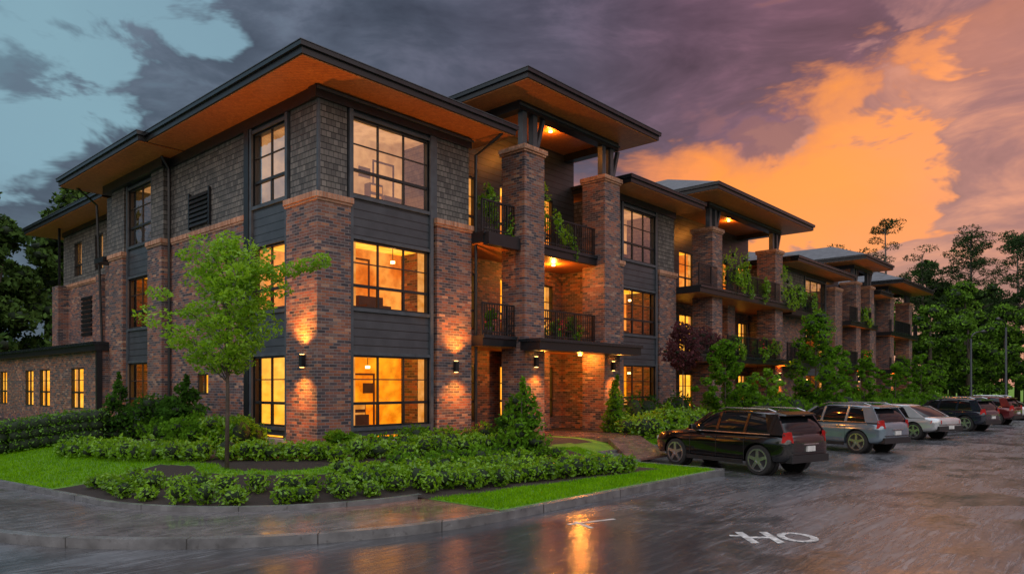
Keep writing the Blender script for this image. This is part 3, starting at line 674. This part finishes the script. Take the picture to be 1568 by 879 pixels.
tr,bl=small_tree(16.2,-2.0,4.3,.9,2.6,2600,k=20); foliage('plum_tree',bl,.075,M['leaf_purple'],.3,extra=tr)
def potplant(x,y,z,r,h,m,fl=0,spill=0):
    bl=[(x+random.gauss(0,r*.4),y+random.gauss(0,r*.3),z+random.uniform(.25,1)*h,r*.5,r*.5,h*.22,70) for _ in range(9)]
    for _ in range(spill): bl.append((x+random.gauss(0,r*.8),y-.35-random.random()*.15,z+random.uniform(-.1,.95),.2,.13,.3,60))
    pot=Part('t',M['bark']); pot.tube([(x,y,z),(x,y,z+.3)],[.12,.17],10)
    o=foliage('potted_plant',bl,.06,M[m],.3,extra=pot)
    if fl:
        q=Part('blossoms',M['petal'])
        for _ in range(fl):
            a=(x+random.gauss(0,r*.8),y-.2+random.gauss(0,r*.4),z+h*random.uniform(.5,1.1)); q.box(a[0]-.028,a[0]+.028,a[1]-.028,a[1]+.028,a[2]-.025,a[2]+.025)
        q.build(o)
for a in [(9.0,-.35,6.9,.5,1.9,'leaf_sap',0,4),(6.6,.0,6.75,.4,1.5,'leaf_hedge',0,2),(10.8,-.1,6.75,.3,.9,'leaf_hedge',0,2),(9.3,0,3.39,.25,.75,'leaf_hedge',9),(10.1,-.1,3.39,.25,.7,'leaf_hedge',11),(11.2,0,3.39,.3,.9,'leaf_mid',0,2),
          (22.8,-1.0,6.35,.65,1.9,'leaf_sap',0,6),(24.2,-.9,6.35,.5,1.4,'leaf_hedge',0,4),(26.6,-.9,6.35,.5,1.1,'leaf_hedge',0,5),(29.9,-.9,6.35,.6,1.9,'leaf_sap',0,7),(32.5,-.7,6.2,.6,1.5,'leaf_hedge',0,6),(34.4,-.7,6.2,.5,1.2,'leaf_hedge',0,5),(20.2,-1.0,3.2,.7,1.1,'leaf_purple',0,6),(23.2,-1.0,3.2,.5,1.0,'leaf_hedge',0,5),(26,-1.0,3.2,.35,.9,'leaf_hedge',12,3),(27.4,-1.0,3.2,.4,1.0,'leaf_hedge',12,3),(33.5,-.7,3.1,.5,1.0,'leaf_mid',14,4),(44.5,-.9,3.1,.5,1.1,'leaf_mid',14,4),(44.3,-.9,6.2,.5,1.1,'leaf_hedge',0,4),(55,-.9,3,.6,1.1,'leaf_mid',0,5),(6.5,-.1,3.39,.22,.8,'leaf_mid',4)]:
    potplant(*a)

def forest(name,spots,m,leaf=.30,nb=28,n=85):
    bl=[];tr=Part('t',M['bark'])
    for (x,y,h,r) in spots:
        tr.tube([(x,y,-.7),(x+random.gauss(0,.2),y,h*.5),(x+random.gauss(0,.4),y,h*.92)],[.16+h*.012,.12+h*.006,.05],6)
        for i in range(nb):
            t=random.uniform(.12,1); env=r*math.sin(math.pi*min(.96,.15+t*.8))**.8; a=random.random()*6.28; q=env*random.uniform(.2,1.1)
            rr=r*random.uniform(.18,.40); bl.append((x+q*math.cos(a),y+q*math.sin(a),h*t,rr,rr,rr*.6,n))
    foliage(name,bl,leaf,m,.6,extra=tr)
sp=[]
for i in range(36): sp.append((random.uniform(-22,16),random.uniform(42,66),random.uniform(11,18),random.uniform(2.6,4.0)))
forest('distant_forest',sp,M['leaf_far'],.26,30,95)
sp=[]
for i in range(72):
    x=random.uniform(72,112); y=random.uniform(-36,38); sp.append((x,y,random.uniform(9,16.5)*(x/85)**.5,random.uniform(2.2,3.8)))
forest('distant_forest',sp,M['leaf_far'],.26)
sp=[(64.5,-1,9,2.4),(67,-3.5,8.5,2.6),(66,3,10,2.8),(70,-6,9,2.6),(73,-9,10,2.8),(75,-2,12,3),(70,-13,8.5,2.6)]
forest('distant_forest',sp,M['leaf_farmid'],.17,40,110)
def pine(x,y,h):
    tr=Part('t',M['bark']); tr.tube([(x,y,-.7),(x+.2,y,h*.5),(x,y+.1,h*.97)],[.24,.17,.05],7); bl=[]
    for i in range(34):
        t=random.uniform(.42,1); q=(1.15-t)*h*.30*random.uniform(.4,1)+.3; a=random.random()*6.28
        e=(x+q*math.cos(a),y+q*math.sin(a),h*t+.25*q); tr.tube([(x,y,h*t-.3),e],[.05,.02],4,cap=False)
        bl.append((*e,random.uniform(.6,1.2),random.uniform(.6,1.2),.4,120))
    foliage('pine_tree',bl,.18,M['leaf_pine'],0,extra=tr,aspect=.25)
for p_ in [(75,5.5,19.5),(80,3,17),(71,9,16),(78,-2,18),(84,-6,17.5),(90,0,20),(82,14,19),(88,22,19),(56,26,17),(60,22,17),(73,-11,15),(2,50,17),(-4,47,16),(48,28,16),(76,-7,16.5),(92,-12,19),(95,-4,20)]: pine(*p_)

N=170000
X=np.concatenate([rng.uniform(-7,0,N//2),rng.uniform(-1.35,14,N//2)]); Y=np.concatenate([rng.uniform(-5,13,N//2),rng.uniform(-7.9,-3.4,N//2)])
keep=[];Z=[]
for x,y in zip(X,Y):
    s=sdist(x,y); ok=(s>(wfun(x,y)+.2 if x<-1.35 else .22)) and s<6.9 and not isbed(x,y) and not (inbay(x,y) or (x>7.1 and inbay(x+.15,y))) and not (7.0<x<10.7 and y>-5.3)
    keep.append(ok); Z.append(tz(s))
keep=np.array(keep); Z=np.array(Z); c=np.stack([X,Y,Z],1)[keep]; n=len(c)
a=rng.uniform(0,6.28,n); w=np.stack([np.cos(a),np.sin(a),np.zeros(n)],1)*.009; up=np.stack([rng.normal(0,.02,n),rng.normal(0,.02,n),rng.uniform(.03,.075,n)],1)
V=np.stack([c-w,c+w,c+up],1).reshape(-1,3)
link('grass',mesh_np('grass',V,np.arange(n*3).reshape(-1,3),3,[M['grassblade']],tint=rng.uniform(0,1,n)))

# ---------------------------------------------------------------- street lamps
def street_lamp(x,y,h=6.6,d=(-1,-.3)):
    p=Part('pole',M['black']); z=-.6; E=empty('street_lamp',(x,y,z))
    p.tube([(0,0,0),(0,0,.5),(0,0,.52),(0,0,h-.6)],[.14,.12,.09,.07],10)
    pts=[(d[0]*1.3*(1-math.cos(t)),d[1]*1.3*(1-math.cos(t)),h-.6+.6*math.sin(t)) for t in np.linspace(0,math.pi/2,7)]; p.tube(pts,[.055]*7,8); p.build(E,True)
    q=Part('lamp_head',M['black']); e=pts[-1]; q.tube([(e[0],e[1],e[2]),(e[0]+d[0]*.3,e[1]+d[1]*.3,e[2]+.02),(e[0]+d[0]*.7,e[1]+d[1]*.7,e[2]-.02)],[.06,.16,.10],10); q.build(E,True)
street_lamp(58.5,-5.2,6.8,(.9,-.4)); street_lamp(61.5,-7.2,7.8,(-.9,.2)); street_lamp(70,-9,6.5,(-.9,.2))

# ---------------------------------------------------------------- cars
def paintm(name,c,rough=.12,metal=.3):
    def fn(t,b):
        n=t.noise(obj(t),3,3); t.put(b.inputs['Base Color'],t.ramp(n,[(.3,tuple(x*.9 for x in c)),(.7,tuple(x*1.08 for x in c))]))
        b.inputs['Coat Weight'].default_value=1; b.inputs['Coat Roughness'].default_value=.02
        t.put(b.inputs['Roughness'],t.mr(t.noise(obj(t),8,3),.3,.7,rough,rough+.05))
    return mat(name,c,rough,metal,fn)
def metalf(lo,hi,ro):
    def fn(t,b):
        b.inputs['Metallic'].default_value=.95; b.inputs['Roughness'].default_value=ro
        t.put(b.inputs['Base Color'],t.ramp(t.noise(obj(t),9,2),[(.3,lo),(.7,hi)]))
    return fn
def tailf(t,b):
    b.inputs['Roughness'].default_value=.15
    t.put(b.inputs['Base Color'],t.ramp(t.noise(obj(t),9,2),[(.3,(.30,.006,.006)),(.7,(.5,.012,.01))]))
M['cglass']=mat('car_glass',(.006,.007,.009),.03,fn=lambda t,b: t.put(b.inputs['Roughness'],t.mr(t.noise(obj(t),6,2),.3,.7,.02,.05)))
M['tyre']=mat('tyre',fn=speck((.018,.018,.018),.8)); M['rim']=mat('alloy_rim',fn=metalf((.5,.51,.53),(.7,.71,.73),.25))
M['plastic']=mat('black_plastic',fn=speck((.012,.012,.014),.5)); M['chrome']=mat('chrome_trim',fn=metalf((.5,.5,.5),(.7,.7,.7),.15))
M['tail']=mat('tail_light',fn=tailf)
M['plate']=mat('licence_plate',fn=speck((.6,.6,.58),.4)); M['headl']=mat('headlight',fn=speck((.5,.52,.55),.1))
def loft(name,secs,m,sub=0,parent=None):
    n=len(secs[0]); V=[p for s in secs for p in s]; F=[]
    for i in range(len(secs)-1):
        for k in range(n):
            k2=(k+1)%n; F.append((i*n+k,i*n+k2,(i+1)*n+k2,(i+1)*n+k))
    F.append(tuple(range(n-1,-1,-1))); F.append(tuple((len(secs)-1)*n+k for k in range(n)))
    me=bpy.data.meshes.new(name); me.from_pydata(V,[],F); me.update(); me.materials.append(m)
    me.polygons.foreach_set('use_smooth',[True]*len(me.polygons)); o=link(name,me,parent)
    if sub: s=o.modifiers.new('s','SUBSURF'); s.levels=sub; s.render_levels=sub
    return o
def car(name,x,y,ang,paint,kind='suv',sc=1.0):
    E=empty(name,(x,y,ROAD),ang); E.scale=(sc,sc,sc)
    suv=kind=='suv'
    wb=1.47 if suv else 1.44; wr=.405 if suv else .345; bh=1.13 if suv else .92; L=2.42
    if suv: body=[(-L,.52,bh-.16,.76),(-L+.07,.40,bh-.03,.89),(-L+.35,.31,bh+.02,.95),(-1.5,.29,bh+.01,.97),(-.4,.27,bh-.01,.965),(.8,.27,bh-.03,.965),(1.35,.29,bh-.05,.965),(1.95,.30,bh-.09,.945),(L-.13,.36,bh-.17,.87),(L,.42,bh-.30,.74)]
    else: body=[(-L,.50,bh-.12,.74),(-L+.07,.38,bh-.02,.88),(-L+.35,.30,bh+.02,.945),(-1.5,.27,bh+.01,.965),(-.4,.25,bh-.01,.965),(.8,.25,bh-.03,.96),(1.35,.27,bh-.06,.955),(1.9,.28,bh-.13,.93),(L-.12,.34,bh-.24,.84),(L,.42,bh-.34,.68)]
    secs=[]
    for (px,zb,zt,w) in body:
        h=zt-zb; half=[(w*.86,zb),(w*.985,zb+h*.14),(w*.99,zb+h*.40),(w*.995,zb+h*.66),(w*.985,zb+h*.72),(w*.955,zb+h*.88),(w*.86,zt-.005),(w*.5,zt+.015)]
        secs.append([(px,a,b) for a,b in half]+[(px,-a,b) for a,b in reversed(half)])
    o=loft('body',secs,paint,2)
    cut=Part('cut',paint)
    for wx in (-wb,wb):
        for s in (1,-1):
            y0,y1=(.62,1.2) if s>0 else (-1.2,-.62)
            cut.tube([(wx,y0,wr),(wx,y1,wr)],[wr+.06]*2,28)
    co=cut.build(); b=o.modifiers.new('b','BOOLEAN'); b.operation='DIFFERENCE'; b.object=co; b.solver='EXACT'
    bpy.context.view_layer.update()
    dg=bpy.context.evaluated_depsgraph_get(); me=bpy.data.meshes.new_from_object(o.evaluated_get(dg)); me.name='body'
    o.modifiers.clear(); o.data=me; bpy.data.objects.remove(co); o.parent=E; o.name='body'
    me.polygons.foreach_set('use_smooth',[True]*len(me.polygons))
    e=o.modifiers.new('e','EDGE_SPLIT'); e.split_angle=math.radians(40)
    if suv: g=[(-2.30,bh-.02,.90,.87),(-2.16,1.38,.90,.82),(-1.93,1.62,.90,.75),(-1.3,1.70,.905,.73),(-.4,1.72,.91,.73),(.15,1.67,.91,.72),(.52,1.46,.905,.76),(.98,bh-.02,.90,.86)]
    else: g=[(-1.95,bh-.02,.86,.82),(-1.45,1.20,.87,.74),(-1.0,1.37,.88,.68),(-.4,1.43,.885,.67),(.15,1.42,.885,.67),(.5,1.33,.88,.70),(.85,1.13,.87,.77),(1.25,bh-.04,.85,.82)]
    zb=bh-.1; secs=[]
    for (px,zt,w0,w1) in g:
        half=[(w0,zb),(w0*.99,min(zt-.03,bh+.03)),(w1+.02,zt-.06),(w1-.05,zt-.015),(w1*.5,zt+.012)]
        secs.append([(px,a,b) for a,b in half]+[(px,-a,b) for a,b in reversed(half)])
    loft('glass_house',secs,M['cglass'],1,E)
    secs=[]
    for (px,zt,w0,w1) in g[2:6]:
        half=[(w1+.02,zt-.085),(w1+.012,zt-.04),(w1-.045,zt+.002),(w1*.5,zt+.03)]
        secs.append([(px,a,b) for a,b in half]+[(px,-a,b) for a,b in reversed(half)])
    loft('roof',secs,paint,1,E)
    zt=1.64 if suv else 1.36; w0=.905 if suv else .88; w1=.755 if suv else .70
    def yy(z,o=.012): return w0+(w1-w0)*(z-bh)/(zt-bh)+o
    pil=Part('pillars',paint); ch=Part('window_trim',M['chrome'])
    def sp(pts,pr=pil,o=.012):
        for s in (1,-1):
            A=[(px,s*yy(pz,o),pz) for px,pz in pts]; Bk=[(px,s*(yy(pz,o)-.05),pz) for px,pz in pts]
            pr.hexa(Bk+A)
    zl=bh-.03
    if suv:
        sp([(.92,zl),(1.08,zl),(.28,zt),(.14,zt)]); sp([(-.12,zl),(-.03,zl),(-.12,zt),(-.20,zt)]); sp([(-1.08,zl),(-.99,zl),(-1.06,zt),(-1.14,zt)]); sp([(-2.30,zl),(-1.80,zl),(-1.60,zt),(-1.98,zt)])
    else:
        sp([(1.14,zl),(1.28,zl),(.34,zt),(.22,zt)]); sp([(-.02,zl),(.06,zl),(-.04,zt),(-.11,zt)]); sp([(-1.9,zl),(-1.25,zl),(-.85,zt),(-1.1,zt)])
    r0=-1.85 if suv else -1.3; r1=.95 if suv else 1.2
    sp([(r0,zl-.005),(r1,zl-.005),(r1-.02,zl+.02),(r0,zl+.02)],ch,.016)
    if suv:
        pil.hexa([(-2.16,-.66,1.60),(-1.85,-.70,1.62),(-1.85,.70,1.62),(-2.16,.66,1.60),(-2.16,-.64,1.635),(-1.85,-.68,1.70),(-1.85,.68,1.70),(-2.16,.64,1.635)])
    pil.build(E); ch.build(E)
    d=Part('dark_trim',M['plastic'])
    for s in (1,-1):
        for px in ((.88,-.08,-1.04) if suv else (.95,.03,-.98)):
            d.box(px-.006,px+.006,s*.955-.008,s*.955+.008,.40,bh-.12)
        d.box(-1.0,1.0,s*.952-.02,s*.952+.02,.27,.38)
        for wx in (-wb,wb):
            d.tube([(wx,s*.60,wr),(wx,s*.70,wr)],[wr+.055]*2,20)
    d.box(-L-.03,-L+.18,-.80,.80,.38,.58); d.box(L-.16,L+.0,-.62,.62,.34,.52)
    d.box(-L-.035,-L+.1,-.72,.72,.64,.66)
    d.build(E,bevel=.015)
    hd=Part('door_handles',M['chrome'])
    for s in (1,-1):
        for px in (.1,-.88): hd.box(px,px+.17,s*.965-.015,s*.965+.015,bh-.2,bh-.17)
    if suv:
        for s in (1,-1): hd.tube([(-1.85,s*.64,1.69),(-1.6,s*.64,1.765),(-.2,s*.64,1.775),(.05,s*.64,1.71)],[.02]*4,8)
    hd.box(-L-.045,-L+.06,-.32,.32,bh-.28,bh-.25)
    hd.build(E)
    m=Part('mirrors',paint); mx=.62 if suv else .78
    for s in (1,-1): m.hexa([(mx,s*.92,bh),(mx+.20,s*.92,bh),(mx+.17,s*1.12,bh),(mx+.02,s*1.12,bh),(mx+.02,s*.92,bh+.14),(mx+.17,s*.92,bh+.14),(mx+.14,s*1.12,bh+.15),(mx+.04,s*1.12,bh+.15)])
    m.build(E,bevel=.02)
    t=Part('tail_lights',M['tail'])
    for s in (1,-1):
        if suv: t.hexa([(-L-.0,s*.70,bh-.22),(-L+.20,s*.945,bh-.22),(-L+.18,s*.92,bh-.22),(-L+.1,s*.70,bh-.22),(-L+.04,s*.74,bh+.06),(-L+.16,s*.93,bh+.04),(-L+.18,s*.88,bh+.02),(-L+.14,s*.74,bh+.06)])
        else: t.hexa([(-L-.01,s*.6,bh-.24),(-L+.26,s*.93,bh-.22),(-L+.24,s*.9,bh-.22),(-L+.1,s*.6,bh-.22),(-L+.0,s*.6,bh-.10),(-L+.24,s*.92,bh-.12),(-L+.24,s*.88,bh-.12),(-L+.1,s*.6,bh-.10)])
    t.build(E,bevel=.01)
    pl=Part('licence_plate',M['plate']); pl.box(-L-.045,-L+.05,-.17,.17,bh-.46,bh-.32); pl.build(E)
    hl=Part('headlights',M['headl'])
    for s in (1,-1): hl.box(L-.30,L-.09,s*.72-.12,s*.72+.12,bh-.40,bh-.28)
    hl.build(E,bevel=.03)
    ty=Part('tyres',M['tyre']); rm=Part('rims',M['rim']); rd=Part('rim_recess',M['plastic'])
    for wx in (-wb,wb):
        for s in (1,-1):
            ty.tube([(wx,s*.70,wr),(wx,s*.72,wr),(wx,s*.90,wr),(wx,s*.925,wr)],[wr-.03,wr,wr,wr-.03],28)
            rd.tube([(wx,s*.90,wr),(wx,s*.928,wr)],[wr*.70]*2,24)
            rm.tube([(wx,s*.90,wr),(wx,s*.938,wr)],[wr*.2]*2,12)
            for i in range(24):
                a=i/24*6.283; b2=(i+1)/24*6.283; q0,q1=wr*.66,wr*.76
                f=lambda r,t,o:(wx+r*math.cos(t),s*o,wr+r*math.sin(t))
                rm.hexa([f(q0,a,.92),f(q1,a,.92),f(q1,b2,.92),f(q0,b2,.92),f(q0,a,.94),f(q1,a,.94),f(q1,b2,.94),f(q0,b2,.94)])
            for i in range(5):
                a=i*6.283/5+.3; ca,sa=math.cos(a),math.sin(a); w=.05
                pt=lambda r,k,o:(wx+r*ca-k*sa,s*o,wr+r*sa+k*ca)
                rm.hexa([pt(.05,-w,.925),pt(wr*.7,-w*.8,.925),pt(wr*.7,w*.8,.925),pt(.05,w,.925),pt(.05,-w,.945),pt(wr*.7,-w*.8,.942),pt(wr*.7,w*.8,.942),pt(.05,w,.945)])
    ty.build(E); rm.build(E); rd.build(E)
pk=paintm('black_paint',(.003,.003,.004),metal=0); pb=paintm('blue_grey_paint',(.20,.27,.33),metal=.5); pw_=paintm('silver_paint',(.5,.52,.54),metal=.4); pd=paintm('dark_red_paint',(.12,.015,.018)); pn=paintm('navy_paint',(.015,.02,.035)); pwh=paintm('white_paint',(.7,.7,.7),metal=0)
A0=math.radians(76)
car('parked_suv',9.15,-7.55,A0,pk); car('parked_suv',17.6,-7.6,math.radians(74),pb)
car('parked_sedan',26.3,-7.5,math.radians(70),pw_,'sedan',1.08); car('parked_suv',34.3,-8.0,math.radians(74),pn)
car('parked_suv',42.6,-8.0,math.radians(80),pd); car('parked_sedan',50.3,-8.0,math.radians(80),pwh,'sedan')

# ---------------------------------------------------------------- world / sky
W=bpy.data.worlds.new('World'); S.world=W; W.use_nodes=True; t=NT(W.node_tree); W.node_tree.nodes.clear()
out=t.new('ShaderNodeOutputWorld'); bg=t.new('ShaderNodeBackground')
D=t.new('ShaderNodeTexCoord').outputs['Generated']; d=t.sep(D)
F=(.742,.670); Rr=(.670,-.742)
rx=t.m('ADD',t.m('MULTIPLY',d[0],Rr[0]),t.m('MULTIPLY',d[1],Rr[1])); fy=t.m('ADD',t.m('MULTIPLY',d[0],F[0]),t.m('MULTIPLY',d[1],F[1]))
az=t.m('ARCTAN2',rx,fy); el=t.m('ARCSINE',d[2])
v=t.comb(rx,fy,t.m('MULTIPLY',d[2],2.0))
nA=t.noise(v,2.6,5,.58,.3); nB=t.noise(t.comb(rx,fy,t.m('MULTIPLY',d[2],2.6)),6,5,.62,.4)
nc=t.m('SUBTRACT',nA,.5); nb=t.m('SUBTRACT',nB,.5)
azw=t.m('ADD',az,t.m('MULTIPLY',nc,.35)); u=t.mr(azw,-1,1)
clear=t.ramp(u,[(.0,(.22,.35,.45)),(.22,(.23,.39,.47)),(.38,(.19,.31,.40)),(.50,(.28,.22,.30)),(.57,(.80,.25,.12)),(.63,(1.05,.31,.05)),(.70,(1.05,.33,.06)),(.78,(.95,.33,.14)),(.88,(.62,.28,.22)),(1,(.4,.25,.27))])
hor=t.ramp(u,[(.0,(.12,.16,.21)),(.4,(.16,.19,.25)),(.55,(.65,.2,.11)),(.66,(.92,.24,.07)),(.80,(.52,.15,.12)),(1,(.30,.15,.18))])
clear=t.mix(t.mr(t.m('ADD',el,t.m('MULTIPLY',nb,.15)),.02,.24,.95,0),clear,hor)
sl=t.mr(t.m('ADD',t.m('SUBTRACT',t.m('ADD',az,.58),t.m('MULTIPLY',t.m('SUBTRACT',el,.30),1.2)),t.m('ADD',t.m('MULTIPLY',nc,.5),t.m('MULTIPLY',nb,.35))),-.015,.03,0,1,True)
sr=t.mr(t.m('ADD',t.m('SUBTRACT',el,t.m('ADD',.285,t.m('MULTIPLY',t.m('SUBTRACT',az,.22),.22))),t.m('ADD',t.m('MULTIPLY',nc,.35),t.m('MULTIPLY',nb,.24))),-.045,.055,0,1,True)
srl=t.m('MAXIMUM',sr,t.mr(az,.15,0,0,1))
deck=t.m('MULTIPLY',sl,srl)
ccol=t.ramp(t.mr(az,-1,1),[(0,(.09,.12,.16)),(.25,(.10,.14,.19)),(.36,(.085,.11,.155)),(.46,(.070,.080,.118)),(.54,(.082,.074,.113)),(.62,(.12,.068,.105)),(.72,(.18,.085,.118)),(.85,(.23,.13,.15)),(1,(.22,.15,.17))])
ccol=t.mix(.9,ccol,t.ramp(nB,[(.3,(.55,.55,.58)),(.5,(.95,.95,.95)),(.7,(1.75,1.6,1.55))]),'MULTIPLY')
ccol=t.mix(.75,ccol,t.ramp(nA,[(.35,(.65,.65,.68)),(.65,(1.45,1.35,1.35))]),'MULTIPLY')
edge=t.m('MULTIPLY',t.m('MULTIPLY',sr,t.m('SUBTRACT',1,sr)),t.mr(az,.08,.3,0,2.6))
ccol=t.mix(edge,ccol,(.80,.26,.11))
col=t.mix(deck,clear,ccol)
lb=t.m('MULTIPLY',t.mr(az,-.36,-.5,0,1,True),t.mr(t.m('ADD',t.m('SUBTRACT',.24,el),t.m('ADD',t.m('MULTIPLY',nc,.7),t.m('MULTIPLY',nb,.3))),-.02,.05,0,1,True))
col=t.mix(lb,col,t.mix(.75,(.085,.12,.165),t.ramp(nB,[(.3,(.6,.6,.6)),(.7,(1.5,1.45,1.4))]),'MULTIPLY'))
wi=t.m('MULTIPLY',t.mr(az,-.25,-.4,0,1),t.mr(nB,.52,.64,0,.8,True)); col=t.mix(wi,col,(.11,.165,.22))
rcm=t.m('ADD',t.m('ADD',az,t.m('MULTIPLY',t.m('SUBTRACT',el,.3),-.25)),t.m('ADD',t.m('MULTIPLY',nc,.8),t.m('MULTIPLY',nb,.45)))
rc=t.m('MULTIPLY',t.mr(rcm,.43,.47,0,1,True),t.mr(el,.50,.32,.2,.95))
col=t.mix(rc,col,t.ramp(nB,[(.32,(.20,.10,.12)),(.5,(.36,.165,.165)),(.7,(.78,.32,.20))]))
sc_=t.m('MULTIPLY',t.mr(az,.22,.30,0,1),t.mr(t.m('ADD',nA,t.m('MULTIPLY',nb,.5)),.57,.62,0,.85,True)); col=t.mix(sc_,col,(.26,.11,.12))
# unseen sky behind camera and overhead brightened to light facades; foot darkened for treeline
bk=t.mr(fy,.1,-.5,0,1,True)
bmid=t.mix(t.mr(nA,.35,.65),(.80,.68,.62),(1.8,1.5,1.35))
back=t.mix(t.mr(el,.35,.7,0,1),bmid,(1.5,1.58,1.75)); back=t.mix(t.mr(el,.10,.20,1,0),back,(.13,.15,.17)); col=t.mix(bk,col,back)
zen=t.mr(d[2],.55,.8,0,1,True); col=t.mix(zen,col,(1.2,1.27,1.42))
col=t.mix(t.mr(d[2],0,-.05,0,1),col,(.06,.06,.06))
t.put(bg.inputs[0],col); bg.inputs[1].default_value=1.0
sky=t.new('ShaderNodeTexSky'); sky.sky_type='NISHITA'; sky.sun_disc=False; sky.sun_elevation=math.radians(7); sky.sun_rotation=math.radians(73)
bg2=t.new('ShaderNodeBackground'); t.l.new(sky.outputs[0],bg2.inputs[0]); bg2.inputs[1].default_value=.004
ad=t.new('ShaderNodeAddShader'); t.l.new(bg.outputs[0],ad.inputs[0]); t.l.new(bg2.outputs[0],ad.inputs[1]); t.l.new(ad.outputs[0],out.inputs[0])
sl_=bpy.data.lights.new('sun','SUN'); sl_.energy=.12; sl_.angle=math.radians(25); sl_.color=(1,.5,.25); so=bpy.data.objects.new('sun',sl_); COL.objects.link(so)
dv=Vector((math.cos(math.radians(17)),math.sin(math.radians(17)),math.tan(math.radians(9)))).normalized(); so.rotation_euler=dv.to_track_quat('Z','Y').to_euler()

# ---------------------------------------------------------------- camera
cd=bpy.data.cameras.new('camera'); cam=bpy.data.objects.new('camera',cd); COL.objects.link(cam)
cam.location=(-10.74,-16.74,1.75); cam.rotation_euler=(math.radians(90),0,math.radians(42.1-90)); cd.lens=25.2; cd.sensor_width=36; cd.shift_y=.096; cd.clip_end=3000; cd.clip_start=.1
S.camera=cam
